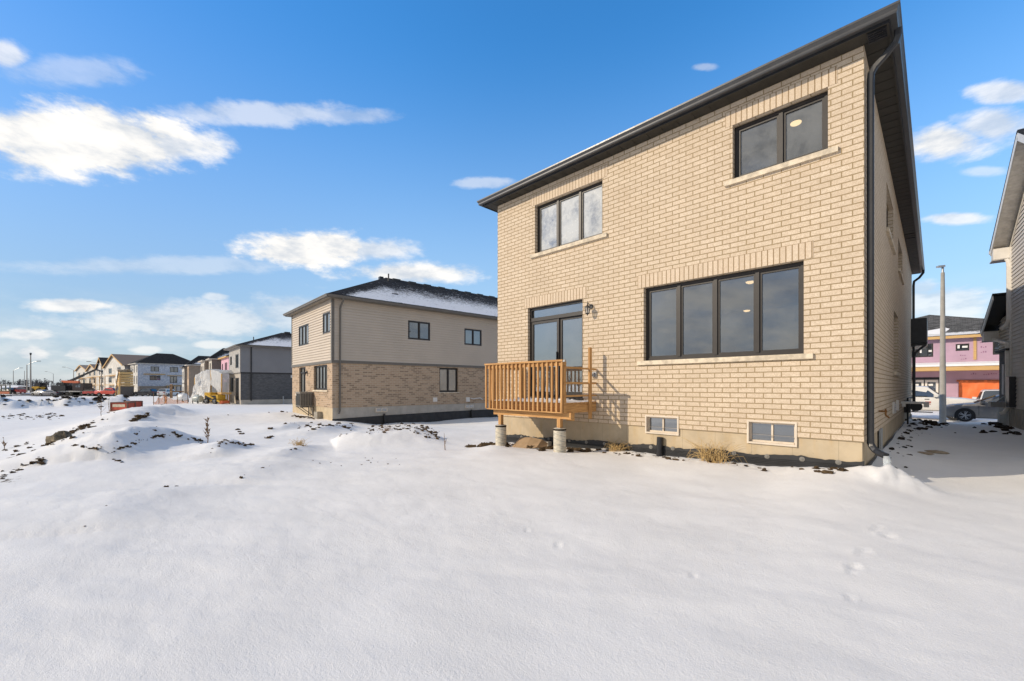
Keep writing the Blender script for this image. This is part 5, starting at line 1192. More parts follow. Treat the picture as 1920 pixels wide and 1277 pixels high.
pk = car('pickup_truck', 'white pickup truck with tiny red door emblem parked on the street across the passage', 'pickup truck', (-.45, 27.6, gz(0, 27.6)), 0, paint('white_paint', (.74, .72, .68, 1), .35, (.50, .43, .36)), PICK, PICK_G, 2.02, (1.98, -1.75), .40, 'vehicles parked on the street')
q = MB(); q.box(-.9, 1.1, -1.09, -1.02, .40, .46); q.build('running_board', M_BLACK, pk)
q = MB(); q.box(.78, 1.02, -1.022, -1.013, .98, 1.06); q.box(.72, 1.0, -1.022, -1.013, .88, .93); q.build('door_emblem', plain('emblem_red', (.45, .06, .05)), pk); q = MB(); q.box(.30, .66, -1.022, -1.013, .95, 1.0); q.build('door_lettering', plain('lettering_grey', (.35, .34, .33)), pk)
for x, w2 in ((2.0, 1.),):
    q = MB(); q.box(-1.0, -.9, -1.012, -1.0, .6, 1.3); q.build('door_seam', M_RUBBER, pk)
car('hatchback', 'white car seen from behind on the driveway of the pink house', 'car', (3.55, 33.2, gz(3.4, 33)), R(90), paint('white_car_paint', (.70, .70, .70, 1), .3), SUV, SUV_G, 1.85, (1.4, -1.3), .33, 'vehicles parked on the street')

# ------------------------------------------------------------------ concrete lamp post on the near kerb
lp = thing('street_lamp', 'tall concrete lamp post standing at the end of the passage beside the house', 'street lamp', (1.02, 23.0, gz(1.02, 23.0)))
zt = 6.95 - gz(1.02, 23.0)
q = MB(); q.lathe((0, 0, 0), [(.135, -.2), (.132, 1.), (.11, 3.4), (.085, zt - 1.2), (.075, zt - .25), (.0, zt - .25)], 20); q.build('pole', M_POLE, lp, smooth=True)
q = MB(); q.tube([(0, 0, zt - .3), (0, 0, zt), (-.04, -.06, zt + .10)], .05, 10); q.beam((.05, .02, zt + .08), (-.20, -.16, zt + .06), .16, .09); q.build('lamp_head', M_METAL, lp)

# ------------------------------------------------------------------ pink house across the street
ph = thing('pink_house', 'unfinished two storey house clad in pink board across the street, orange sheet over its garage', 'house', (0, 43, -.95))
YH = 5.9; X0, X1 = -8., 12.5
up = [(-1.15, .62, 4.30, 5.45), (1.95, 2.72, 4.72, 5.30), (4.0, 6.75, 4.30, 5.42)]; dn = [(-.9, 1.05, .05, 2.55), (2.15, 7.6, .0, 2.15)]
q = MB(); wall_panel(q, X0, X1, 0, YH, up + dn, .12); q.build('front_wall', plain('pink_board', (.46, .31, .40), .75, var=.08, scale=.8), ph)
q = MB(); wall_panel(q, 0, 9, 0, YH, [], .1, T(X1, 0, 0, R(90))); wall_panel(q, -9, 0, 0, YH, [], .1, T(X0, 0, 0, R(-90))); wall_panel(q, -X1, -X0, 0, YH, [], .1, T(0, 9, 0, R(180))); q.build('side_wall', plain('pink_board_side', (.42, .26, .35), .75), ph)
for h, sp_ in zip(up, ((.5,), (), (.36, .80))): 
    o = window(ph, *h, sp_, rec=.0, fw=.09, gm=M_DGLASS, sash=0)
    st_ = MB()
    for i in range(3 if h[1] - h[0] > 1 else 2):
        x = h[0] + (h[1] - h[0]) * (.12 + i * .36); zz = h[2] + rg.uniform(.2, .75); ww = rg.choice([.14, .2, .34]); st_.box(x, x + ww, .020, .030, zz, zz + (.16 if ww > .3 else .28))
    st_.build('sticker', plain('paper_white', (.75, .75, .74)), o)
q = MB(); q.box(-8.2, X1, -.5, -.45, YH - .15, YH + .08); q.build('fascia', M_PINE, ph)
q = MB(); q.box(2.95, 3.12, -.06, -.003, 3.95, 5.75); q.box(-8, X1, -1.72, -1.66, 3.05, 3.40); q.box(-8, X1, -1.66, -.01, 3.05, 3.09); q.beam((1.25, -1.55, 0), (1.25, -1.55, 3.05), .16, .16); q.build('bare_timber', M_PINE, ph)
q = MB(); q.face([(-8, -1.75, 3.42), (X1, -1.75, 3.42), (X1, -.02, 3.80), (-8, -.02, 3.80)]); q.box(-8, X1, -1.80, -1.72, 3.40, 3.56); q.build('porch_snow', M_ROOFSNOW, ph)
q = MB()
for i in range(60): q.face([(-8 + i * .34, -1.55, 3.05), (-8 + i * .34 + .2, -1.55, 3.05), (-8 + i * .34 + .2, -1.55, 3.045), (-8 + i * .34, -1.55, 3.045)])
q = MB(); nx_ = 40
def tp(i, k): x = 2.12 + 5.52 * i / nx_; return (x, -.03 - .06 * abs(math.sin(i * 1.3 + k * .5)) - .03 * math.sin(i * .7 + k), 2.25 - 2.25 * k / 8)
for i in range(nx_):
    for k in range(8): q.face([tp(i, k + 1), tp(i + 1, k + 1), tp(i + 1, k), tp(i, k)])
q.build('orange_sheet', plain('orange_tarp', (.72, .17, .045), .5, var=.15, scale=1.2), ph, smooth=True)
q = MB(); q.box(2.0, 7.75, -.09, -.01, 2.16, 2.30); q.build('sheet_batten', plain('dark_orange', (.35, .10, .03)), ph)
o = MB(); o.box(-.9, 1.05, -.02, .06, 2.35, 2.55); o.box(-.9, -.8, -.02, .06, .05, 2.35); o.box(.95, 1.05, -.02, .06, .05, 2.35); o = o.build('door_frame', M_BLACK, ph)
for x0 in (-.78, .11):
    q = MB(); q.box(x0, x0 + .15, -.01, .05, .05, 2.33); q.box(x0 + .67, x0 + .82, -.01, .05, .05, 2.33); q.box(x0 + .15, x0 + .67, -.01, .05, 2.13, 2.33); q.box(x0 + .15, x0 + .67, -.01, .05, .05, .5); d_ = q.build('front_door', M_WHITE, ph)
    q = MB(); q.box(x0 + .15, x0 + .67, .01, .03, .5, 2.13); q.build('pane', M_DGLASS, d_); q = MB(); q.box(x0 + .22, x0 + .5, -.0, .009, 1.82, 1.98); q.box(x0 + .4, x0 + .52, -.0, .009, 1.2, 1.5); q.build('sticker', plain('paper_white', (.75, .75, .74)), d_)
q = MB()
for x0, zz in ((3.3, 5.3), (3.35, 4.9), (3.35, 4.5), (2.2, 4.3), (2.25, 4.0), (3.4, 5.6), (6.9, 4.6), (2.8, 2.75), (3.5, 2.7), (3.9, 2.75), (4.6, 2.7), (5.2, 2.75), (5.9, 2.72), (6.6, 2.75)):
    for k in range(3): q = MB(); q.box(x0 + k * .12, x0 + k * .12 + .07, -.006, -.002, zz, zz + rg.uniform(.04, .14)); q.build('board_print', plain('print_purple', (.25, .12, .20)), ph)
rf, E_, G_ = hip_roof(X0 - .5, 9.2, -.5, 9.5, YH + .08, 5, 2.5, 5., side_mat=0); rf.build('roof', M_SHINGG, ph)
rf, E_, G_ = hip_roof(3.0, X1 + .5, -.52, 9.7, YH + .085, 4.5, 2.2, 5., side_mat=0); rf.build('roof', M_SHINGG, ph)
q = MB(); q.face([(-.9, -.1, YH + .32), (1.2, -.05, YH + .32), (1.9, 1.6, YH + 1.12), (.7, 1.4, YH + 1.0)]); q.face([(3.3, .2, YH + .45), (3.6, .2, YH + .45), (6.6, 2.5, YH + 1.35), (5.9, 2.4, YH + 1.3)]); q.face([(1.6, 1.6, YH + 1.10), (3.5, 1.75, YH + 1.20), (3.4, 2.2, YH + 1.38), (2.1, 2.0, YH + 1.3)]); q.build('roof_snow', M_ROOFSNOW, ph)

# ------------------------------------------------------------------ grey house at the right edge
rh = thing('grey_sided_house', 'grey sided gable house with white gutters at the right edge', 'house', (2.55, 13.68, 0), R(4))
# frame: y towards the street from the far corner; wall faces -x
Mw = T(0, 0, 0, R(-90)); SZ = 5.55
q = MB(); siding_panel(q, -.0, 9.0, .12, 5.5, [(.55, .95, .1, 1.0)] if False else [], .125, M=Mw, out=.018)
q.build('siding', siding_mat('grey_vinyl', (.62, .585, .545)), rh)
ge = MB(); ge.face([(-.0, -9.0, 0), (-.0, 0, 0), (-.0, 0, 5.5), (0, -3.7, 7.7), (0, -7.4, 5.5), (0, -9, 5.5)])
ge = MB()
for i in range(18):
    z0 = 5.5 + i * .125; z1 = z0 + .125; k = (z0 - 5.5) / 2.3; ya, yb = -3.85 * k, -7.7 + 3.85 * k
    if yb < ya: ge.face([(-.018, ya, z0), (-.018, yb, z0), (0, yb, z1), (0, ya, z1)])
ge.build('gable_siding', MATS['grey_vinyl'], rh)
q = MB(); q.box(.02, 9, -9, 0, .1, 5.4); q.build('house_body', MATS['grey_vinyl'], rh)
q = MB(); q.box(-.03, .3, -9, .0, -1.5, .1)
q.build('foundation', M_POLE, rh)
q = MB()
for i in range(40): q.box(-.04, -.03, -.05 - i * .22, -.03 - i * .22, -1., .08)
q.build('plank_mark', M_NCONC, rh)
# upper roof: two slopes, overhanging 0.4 m beyond the wall; white rake boards and vented soffit
zE, zR, yE, yR = 5.56, 7.95, .42, -3.45
def slab(mb, pts, t_): a = [Vector(p) for p in pts]; n = (a[1] - a[0]).cross(a[2] - a[0]).normalized() * t_; b = [p + n for p in a]; mb.face(a[::-1]); mb.face(b); [mb.face([a[i], a[(i + 1) % len(a)], b[(i + 1) % len(a)], b[i]]) for i in range(len(a))]
q = MB(); slab(q, [(-.42, yE + .1, zE), (9, yE + .1, zE), (9, yR, zR), (-.42, yR, zR)], -.07); slab(q, [(-.42, yR, zR), (9, yR, zR), (9, -8.2, zE - .2), (-.42, -8.2, zE - .2)], -.07); q.build('roof', M_SHING, rh)
q = MB(); d_ = Vector((0, yR - yE, zR - zE)); L_ = d_.length; d_.normalize(); nrm = d_.cross(Vector((1, 0, 0)))
q.beam((-.405, yE, zE - .11), (-.405, yR, zR - .11), .03, .20, up=tuple(nrm)); q.beam((-.015, yE - .3, zE - .10), (-.015, yR, zR - .22), .02, .16, up=tuple(nrm)); q.beam((-.405, yR, zR - .11), (-.405, -8.0, zE - .2), .03, .20, up=tuple(nrm))
q.box(-.40, -.02, .02, .36, zE - .42, zE - .04); q.build('rake_board', M_WHITE, rh)
q = MB(); s1 = Vector((-.39, yE, zE - .06)); e1 = Vector((-.39, yR, zR - .06))
n_ = 26
for i in range(n_):
    a = s1.lerp(e1, i / n_); b = s1.lerp(e1, (i + 1) / n_); q.face([a, a + Vector((.38, 0, 0)), b + Vector((.38, 0, -.012)), b + Vector((0, 0, -.012))]); q.face([b + Vector((0, 0, -.012)), b + Vector((.38, 0, -.012)), b + Vector((.38, 0, 0)), b])
q.build('rake_soffit', plain('cream_soffit', (.80, .77, .72), .6), rh)
q = MB(); q.beam((-.42, yE + .16, zE - .02), (9, yE + .16, zE - .02), .14, .12); q.build('gutter', M_WHITE, rh)
q = MB(); q.box(-.42, 9, .0, yE + .08, zE - .44, zE - .40); q.build('soffit', plain('grey_white_soffit', (.40, .385, .36), .6), rh)
downspout([(-.36, yE + .1, zE - .1), (-.34, .34, zE - .22), (-.16, .10, zE - .34), (-.07, .02, zE - .5), (-.06, -.02, zE - .7), (-.06, -.02, 3.05), (-.10, .10, 2.9), (-.18, .25, 2.8)], rh, M_WHITE, .10)
q = MB(); q.box(-.035, .02, -.1, .03, .1, 5.5); q.build('corner_trim', M_WHITE, rh)
# garage wing in front with its own low roof
q = MB(); siding_panel(q, -1.8, 0, 2.1, 3.3, [], .125, M=Mw); q.box(.0, .3, .0, 1.8, 2.1, 3.3); q.build('wing_siding', MATS['grey_vinyl'], rh)
q = MB(); q.box(-.02, .3, .05, 1.75, .1, 2.1); q.box(-.12, .3, .0, 1.8, 2.05, 2.12); q.build('wing_stone', plain('charcoal_stone', (.035, .035, .037), .8, var=.4), rh)
q = MB(); q.box(-.05, .32, -.02, 1.85, -1.4, .1); q.build('wing_foundation', M_POLE, rh)
zE2, zR2 = 2.92, 3.95
q = MB(); slab(q, [(-.42, 2.25, zE2), (3, 2.25, zE2), (3, .0, zR2), (-.42, .0, zR2)], -.06); q.build('wing_roof', M_SHING, rh)
q = MB(); q.beam((-.41, 2.2, zE2 - .10), (-.41, .0, zR2 - .10), .03, .18, up=(0, .4, .9)); q.box(-.40, -.02, 1.75, 2.15, zE2 - .40, zE2 - .05); q.build('wing_rake', M_WHITE, rh)
q = MB(); q.face([(-.40, 2.2, zE2 - .05), (0, 2.2, zE2 - .05), (0, 0, zR2 - .05), (-.40, 0, zR2 - .05)]); q.build('wing_soffit', M_SOFFIT, rh)
q = MB(); q.beam((-.42, 2.32, zE2 - .02), (3, 2.32, zE2 - .02), .14, .12); q.build('gutter', M_WHITE, rh); q = MB(); q.box(-.40, 3, 1.8, 2.25, zE2 - .42, zE2 - .38); q.build('soffit', plain('grey_white_soffit', (.40, .385, .36), .6), rh)
downspout([(-.30, 2.2, zE2 - .1), (-.2, 2.0, zE2 - .28), (-.07, 1.0, zE2 - .5), (-.07, .15, zE2 - .62), (-.07, .10, 2.0), (-.07, .08, .55), (-.07, .08, .1), (-.14, .1, -.05), (-.24, .12, -.10)], rh, M_WHITE, .10)
q = MB(); q.box(-.16, .0, -.75, -.30, .15, 1.15); q.build('meter_cabinet', M_BLACK, rh); q = MB(); q.box(-.10, -.02, .45, .75, .55, 1.6); q.build('vent_panel', plain('pale_grey_panel', (.34, .35, .38)), rh)
q = MB(); q.box(-.45, .05, .05, .6, .12, .30); q.beam((-.45, .1, .12), (-.02, .1, .62), .05, .04); q.build('vent_hood', plain('grey_hood', (.30, .29, .28)), rh)

# ------------------------------------------------------------------ the building site on the left
def person(name, label, P, rz, h, vest, trousers, pose=0.):
    o = thing(name, label, 'person', P, rz)
    me = bpy.data.meshes.new('body')
    k = h / 1.78
    vs = [(0, 0, .95), (0, 0, 1.2), (0, .02, 1.42), (0, .03, 1.53), (0, .05, 1.66), (.10, 0, .90), (.12, .03, .48), (.12, -.02, .06), (.12, .13, .03), (-.10, 0, .90), (-.13, -.03, .48), (-.13, -.06, .06), (-.13, .09, .03),
          (.19, 0, 1.40), (.26, .05 + pose * .1, 1.12), (.25, .20 + pose * .15, .95 + pose * .2), (-.19, 0, 1.40), (-.26, .05, 1.12), (-.25, .18, .92)]
    es = [(0, 1), (1, 2), (2, 3), (3, 4), (0, 5), (5, 6), (6, 7), (7, 8), (0, 9), (9, 10), (10, 11), (11, 12), (2, 13), (13, 14), (14, 15), (2, 16), (16, 17), (17, 18)]
    rs = [.15, .15, .16, .06, .11, .10, .07, .05, .04, .10, .07, .05, .04, .075, .055, .04, .075, .055, .04]
    me.from_pydata([tuple(c * k for c in v) for v in vs], es, []); b = bpy.data.objects.new('body', me); COL.objects.link(b); b.parent = o; me.materials.append(trousers)
    sk = b.modifiers.new('skin', 'SKIN'); b.modifiers.new('smooth', 'SUBSURF').levels = 1
    for i, v in enumerate(me.skin_vertices[0].data): v.radius = (rs[i] * k, rs[i] * k * .8); v.use_root = (i == 0)
    q = MB(); q.lathe((0, .0, 0), [(.17 * k, .88 * k), (.185 * k, 1.1 * k), (.20 * k, 1.35 * k), (.12 * k, 1.48 * k), (.05, 1.49 * k)], 12); q.build('vest', vest, o, smooth=True)
    q = MB(); q.lathe((0, .05 * k, 0), [(.13 * k, 1.70 * k), (.125 * k, 1.76 * k), (.08 * k, 1.82 * k), (0, 1.84 * k)], 12); q.build('helmet', M_WHITE, o, smooth=True)
    return o
M_HIVIS = plain('hi_vis_lime', (.45, .75, .08), .6); M_HIVISO = plain('hi_vis_orange', (.80, .22, .05), .6); M_NAVY = plain('work_trousers', (.05, .06, .08), .8)
M_YEL = plain('machine_yellow', (.60, .36, .03), .5, var=.25); M_ORANGE = plain('crane_orange', (.70, .17, .07), .45, var=.2); M_RED = paint('red_paint', (.46, .035, .022, 1), .2)

# plastic tent
tb = onground(392, 49); tn = thing('plastic_tent', 'tall shelter of white plastic sheeting over a timber frame beside the grey house', 'tent', tb, R(20))
m, t, out = mat('plastic_sheet'); tc = t.add('TexCoord').outputs['Object']
n = t.noise(t.vmath('MULTIPLY', tc, (2.5, 2.5, .7)), 1.6, 6., .65, 1.2)
df = t.add('BsdfPrincipled', {'Base Color': (.78, .79, .80, 1), 'Roughness': .3}); b_ = t.add('Bump', {'Strength': .9, 'Distance': .25, 'Height': n}); t.l.new(b_.outputs[0], df.inputs['Normal'])
tl = t.add('BsdfTranslucent', {'Color': (.7, .72, .74, 1)}); tr = t.add('BsdfTransparent')
t.l.new(t.add('MixShader', {0: t.ss(n, .42, .75, .02, .16), 1: t.add('MixShader', {0: .16, 1: df.outputs[0], 2: tl.outputs[0]}).outputs[0], 2: tr.outputs[0]}).outputs[0], out.inputs[0]); M_PLAST = m
q = MB(); TW0, TWm, TW1, TD, TH = -2.75, .30, 2.35, 4.0, 3.0
def rf_(x): return TH + .85 * math.sin(max(0, min(1, (x - TW0) / (TW1 - TW0))) * math.pi * .88) ** .8
def wr(a, b): return .07 * math.sin(a * 3.1 + b * 2.3) + .06 * math.sin(a * 7.7 - b * 5.1) + .04 * math.sin(a * 13 + b)
xs = [TW0 + (TW1 - TW0) * i / 24 for i in range(25)]
for i in range(24):
    for k in range(10):
        f = lambda x, y: (x, y, rf_(x) + wr(x, y) * .6); y0, y1 = TD * k / 10, TD * (k + 1) / 10
        q.face([f(xs[i], y0), f(xs[i + 1], y0), f(xs[i + 1], y1), f(xs[i], y1)])
for i in range(24):                                                   # front sheet left of the opening, gathered
    if xs[i] > TWm: 
        f2 = lambda x, z: (x, -.05 + wr(x, z) * .4, z)
        zlo = lambda x: max(1.2, TH - .9 - (x - TWm) * .0 - 1.5 * ((x - TWm) / (TW1 - TWm)) ** 1.5)
        for k in range(5): q.face([f2(xs[i], zlo(xs[i]) + (rf_(xs[i]) - zlo(xs[i])) * k / 5), f2(xs[i + 1], zlo(xs[i + 1]) + (rf_(xs[i + 1]) - zlo(xs[i + 1])) * k / 5), f2(xs[i + 1], zlo(xs[i + 1]) + (rf_(xs[i + 1]) - zlo(xs[i + 1])) * (k + 1) / 5), f2(xs[i], zlo(xs[i]) + (rf_(xs[i]) - zlo(xs[i])) * (k + 1) / 5)])
        continue
    for k in range(12):
        f2 = lambda x, u: (x - .35 * (1 - u) ** 2 * (x < TW0 + .8), -.05 - .5 * (1 - u) ** 3 + wr(x * 2, u * 3) * 1.1, -.2 + (rf_(x) + .2) * u)
        q.face([f2(xs[i], k / 12), f2(xs[i + 1], k / 12), f2(xs[i + 1], (k + 1) / 12), f2(xs[i], (k + 1) / 12)])
for k in range(10):
    for j in range(12):
        f3 = lambda y, u: (TW0 - .3 * (1 - u) ** 2 + wr(y * 2, u * 4) * .8, y, -.2 + (rf_(TW0) + .2) * u); y0, y1 = TD * k / 10, TD * (k + 1) / 10
        q.face([f3(y0, j / 12), f3(y0, (j + 1) / 12), f3(y1, (j + 1) / 12), f3(y1, j / 12)])
q.build('plastic_sheet', M_PLAST, tn, smooth=True)
for x, y in ((TW0, 0), (TWm, .05), (TW1, 0), (TW0, TD), (TWm, TD), (TW1, TD)):
    q = MB(); q.beam((x, y, -.3), (x, y, rf_(x) - .05), .1, .1); q.build('post', M_LUMBER, tn)
for z in (1.85, 2.95):
    q = MB(); q.beam((TW0, .05, z), (TWm if z < 2 else TW1, .05, z), .06, .12); q.build('cross_bar', M_LUMBER, tn)
q = MB(); q.box(TW0, TW1, TD, TD + .1, -.2, 2.8); q.build('back_sheet', plain('dim_sheet', (.30, .29, .28), .9), tn)
pp = tn.matrix_basis @ Vector((1.2, 1.2, 1.25))
st = onground(409, 50.4); sc = thing('scaffold_platform', 'low timber scaffold platform inside the mouth of the plastic tent', 'scaffold', st, R(20))
q = MB(); q.box(-.9, .9, -.4, .6, 1.05, 1.13); q.build('deck_plank', M_LUMBER, sc)
for x, y in ((-.85, -.35), (.85, -.35), (-.85, .55), (.85, .55)): q = MB(); q.beam((x, y, -.2), (x, y, 1.05), .07, .07); q.build('leg', M_YEL, sc)
person('person', 'worker in lime vest and white helmet standing on the platform in the tent', (st.x, st.y + .1, st.z + 1.13), R(150), 1.7, M_HIVIS, M_NAVY, .6)
# small yellow loader parked before the tent
lb = onground(404, 46.6); ld = thing('mini_loader', 'small yellow loader with a tilted lift arm before the plastic tent', 'loader', lb, R(35))
q = MB(); q.box(-.9, .8, -.5, .5, .35, 1.0); q.box(-.95, -.2, -.45, .45, 1.0, 1.25); q.build('body', M_YEL, ld); q = MB(); q.box(-.82, .55, -.515, -.502, .45, .92); q.build('engine_panel', M_BLACK, ld)
for s_ in (-.56, .56): q = MB(); q.beam((-.7, s_, 1.05), (1.1, s_, .25), .09, .16); q.build('lift_arm', M_YEL, ld)
q = MB(); q.box(1.0, 1.3, -.5, .5, .05, .35); q.build('bucket', M_ORANGE, ld)
for x in (-.6, .45):
    for s_ in (-1, 1): wheel(ld, x, s_ * .52, .32, .22, s_, 6)
lb = onground(416, 47.4); q = MB(); q.box(-1.2, 1.2, -.5, .5, 1.05, 1.25)
o = thing('lumber_pile', 'pale boards stacked on trestles in front of the tent opening', 'lumber pile', lb, R(10)); q.build('board_stack', M_LUMBER, o)
for x in (-.9, .9): q = MB(); q.beam((x, -.4, -.1), (x, -.4, 1.05), .08, .08); q.beam((x, .4, -.1), (x, .4, 1.05), .08, .08); q.build('trestle', M_WOOD, o)
# propane tanks
def tank(px, d, r_, L, mt, label, tall=0.):
    b = onground(px, d); o = thing('propane_tank', label, 'gas tank', b, R(30), 'gas tanks beside the plastic tent')
    q = MB(); prof = [(0, -L / 2 - r_ * .5), (r_ * .6, -L / 2 - r_ * .38), (r_ * .93, -L / 2 - r_ * .15), (r_, -L / 2), (r_, L / 2), (r_ * .93, L / 2 + r_ * .15), (r_ * .6, L / 2 + r_ * .38), (0, L / 2 + r_ * .5)]
    c = MB(M=Matrix.Translation((0, 0, r_ + .15)) @ Matrix.Rotation(R(90), 4, 'Y')); c.lathe((0, 0, 0), prof, 18); c.build('tank_body', mt, o, smooth=True)
    q = MB()
    for x in (-L / 2, L / 2): q.beam((x, -r_ * .8, -.1), (x, -r_ * .8, r_ * 1.2), .06, .06); q.beam((x, r_ * .8, -.1), (x, r_ * .8, r_ * 1.2), .06, .06); q.beam((x, -r_, r_ * 1.2), (x, r_, r_ * 1.2), .05, .05)
    q.build('stand', M_BLACK, o); q = MB(); q.lathe((0, 0, 2 * r_ + .12), [(.08, 0), (.08, .14), (0, .14)], 10); q.build('valve_cap', mt, o)
tank(371, 47., .38, .7, plain('tank_green', (.40, .44, .42), .4), 'grey green gas tank in a low frame before the plastic tent')
tank(343, 52., .46, .8, plain('tank_white', (.66, .66, .66), .4), 'larger white gas tank left of the plastic tent')
# orange safety fence, sagging between posts
o = thing('safety_fence', 'sagging orange mesh safety fence strung between thin posts on the snow', 'fence', onground(318, 45.5))
fp = [(288, 44.5, .25), (298, 44.8, .75), (309, 45.2, 1.1), (312, 45.6, .95), (333, 47, .45), (352, 48, .35)]
W3 = [(onground(a, b), h) for a, b, h in fp]
for p, h in W3: q = MB(); q.beam(p - Vector((0, 0, .2)), p + Vector((0, 0, 1.2)), .05, .05); q.build('post', M_TWIG, o, world=True)
q = MB()
for (a, ha), (b, hb) in zip(W3, W3[1:]):
    N = 14
    for i in range(N):
        for k in range(6):
            P = lambda s_, u: a.lerp(b, s_) + Vector((.08 * math.sin(9 * s_ + u * 4), .08 * math.cos(7 * s_ - u * 3), (ha + (hb - ha) * s_) * u * (1 - .3 * math.sin(s_ * 3.14)) + .02))
            s0, s1, u0, u1 = i / N, (i + 1) / N, k / 6, (k + 1) / 6; e = .32
            q.face([P(s0, u0), P(s1, u0), P(s1, u0 + (u1 - u0) * e), P(s0, u0 + (u1 - u0) * e)]); q.face([P(s0, u0), P(s0 + (s1 - s0) * e, u0), P(s0 + (s1 - s0) * e, u1), P(s0, u1)])
q.build('mesh', plain('fence_orange', (.80, .30, .06), .6), o, world=True)
# red crates
def crate(px, d, sx, sy, sz, rz, label, lab=False):
    b = onground(px, d); o = thing('site_crate', label, 'crate', b, rz, 'red crates on the snow field')
    q = MB(); q.box(-sx / 2, sx / 2, -sy / 2, sy / 2, -.15, sz); q.build('body', plain('crate_red', (.50, .075, .035), .55, var=.25, scale=2.), o)
    q = MB(); e = .05
    for x in (-sx / 2, sx / 2):
        for y in (-sy / 2, sy / 2): q.beam((x, y, -.15), (x, y, sz + .02), e * 2, e * 2)
    for z in (.0, sz): 
        for y in (-sy / 2, sy / 2): q.beam((-sx / 2, y, z), (sx / 2, y, z), e * 1.6, e * 1.6)
        for x in (-sx / 2, sx / 2): q.beam((x, -sy / 2, z), (x, sy / 2, z), e * 1.6, e * 1.6)
    q.build('edge_frame', plain('crate_brown', (.16, .075, .05), .7), o)
    if lab: q = MB(); q.box(-sx * .40, sx * .36, -sy / 2 - .02, -sy / 2 - .004, sz * .42, sz * .78); q.build('label_panel', plain('faded_label', (.62, .54, .40), .7), o)
crate(231, 39.0, 1.5, .8, .70, R(45), 'near red crate with a pale label panel on the snow field', True)
crate(250, 41.5, .8, 1.0, .62, R(30), 'second red crate just behind and right of the labelled one')
# street lamps of the far road
def street_lamp(px, d, h, arm, label, r_=.11, cam=False):
    b = onground(px, d); o = thing('street_lamp', label, 'street lamp', b, R(45), 'street lamps along the far road')
    q = MB(); q.tube([(0, 0, -.5), (0, 0, h * .5), (0, 0, h)], [r_ * 1.3, r_, r_ * .75], 8); q.build('pole', M_POLE, o)
    if arm:
        q = MB(); q.tube([(0, 0, h - .1), (arm * .3, 0, h + .35), (arm * .7, 0, h + .8), (arm, 0, h + .95)], .05, 6); q.build('arm', M_METAL, o); q = MB(); q.beam((arm * .96, 0, h + .95), (arm + math.copysign(.8, arm), 0, h + .98), .3, .14); q.build('lamp_head', plain('lamp_grey', (.16, .16, .16), .8), o)
    if cam: q = MB(); q.lathe((0, 0, h), [(.1, 0), (.22, .3), (.2, .6), (0, .7)], 8); q.beam((0, 0, h), (.1, 0, h + .6), .1, .1); q.build('sensor_head', M_BLACK, o)
    return o
street_lamp(25, 159, 7.2, 2.6, 'street lamp with arm to the right, leftmost of the row'); street_lamp(50.5, 116, 7.7, 2.9, 'thick street lamp with arm to the right close beside the tallest mast'); street_lamp(57.5, 114, 10.2, 0, 'tallest bare mast carrying a small sensor box', .15, True)
street_lamp(46, 230, 10., 0, 'thin distant pole without an arm left of the tallest mast', .14); street_lamp(100, 196, 7.7, -3., 'small distant street lamp with arm to the left over the dark field edge'); street_lamp(138, 145, 7.7, -3., 'street lamp with arm to the left behind the crane boom'); street_lamp(190, 112, 7.9, -3., 'street lamp with arm to the left before the terrace gables')
# vehicles on the site
FAR = 'vehicles parked along the far road'
def scar(px, d, label, pm, st, g_, rz, cat='car', name='car'): b = onground(px, d); return car(name, label, cat, b, rz, pm, st, g_, 1.85, (1.4, -1.3), .34, FAR, detail=1)
scar(34, 112, 'red sport utility vehicle parked left of the tall mast', M_RED, SUV, SUV_G, R(200), 'sport utility vehicle', 'suv')
scar(78, 107, 'silver car parked right of the tall mast', paint('silver_paint', (.42, .43, .44, 1), .3), SEDAN, SED_G, R(215)); scar(95, 103, 'blue grey car parked nearest the crane truck', paint('slate_paint', (.20, .21, .25, 1), .3), SEDAN, SED_G, R(225))
scar(273, 97, 'black sport utility vehicle parked before the white wrapped townhouse', paint('black_paint', (.012, .013, .018, 1), .05), SUV, SUV_G, R(225), 'sport utility vehicle', 'suv'); scar(316, 93, 'white car parked by the orange fence posts', MATS['white_car_paint'], SUV, SUV_G, R(140))
b = onground(12, 111); car('suv', 'dark vehicle behind the shelter posts at the left edge', 'car', b, R(215), paint('dark_paint', (.03, .03, .035, 1), .1), SUV, SUV_G, 1.85, (1.4, -1.3), .34, FAR, 1)
b = onground(208, 99); car('pickup_truck', 'bright red pickup truck parked below the terrace', 'pickup truck', b, R(45), paint('bright_red', (.60, .06, .03, 1), .1), PICK, PICK_G, 2.05, (1.95, -1.8), .42, FAR, 1)
b = onground(183, 100.5); o = thing('flatbed_trailer', 'red flatbed trailer loaded with materials behind the red pickup', 'trailer', b, R(45)); q = MB(); q.box(-2.6, 1.6, -1., 1., .6, .85); q.box(-2.6, 1.6, -1.02, -.95, .85, 1.15); q.build('bed', M_RED, o)
for x in (-1.2, -.2): 
    for s_ in (-1, 1): wheel(o, x, s_ * .95, .38, .25, s_, 6)
q = MB(); q.box(-2.2, -.4, -.8, .8, .86, 1.5); q.build('cargo', M_GREYTRIM, o)
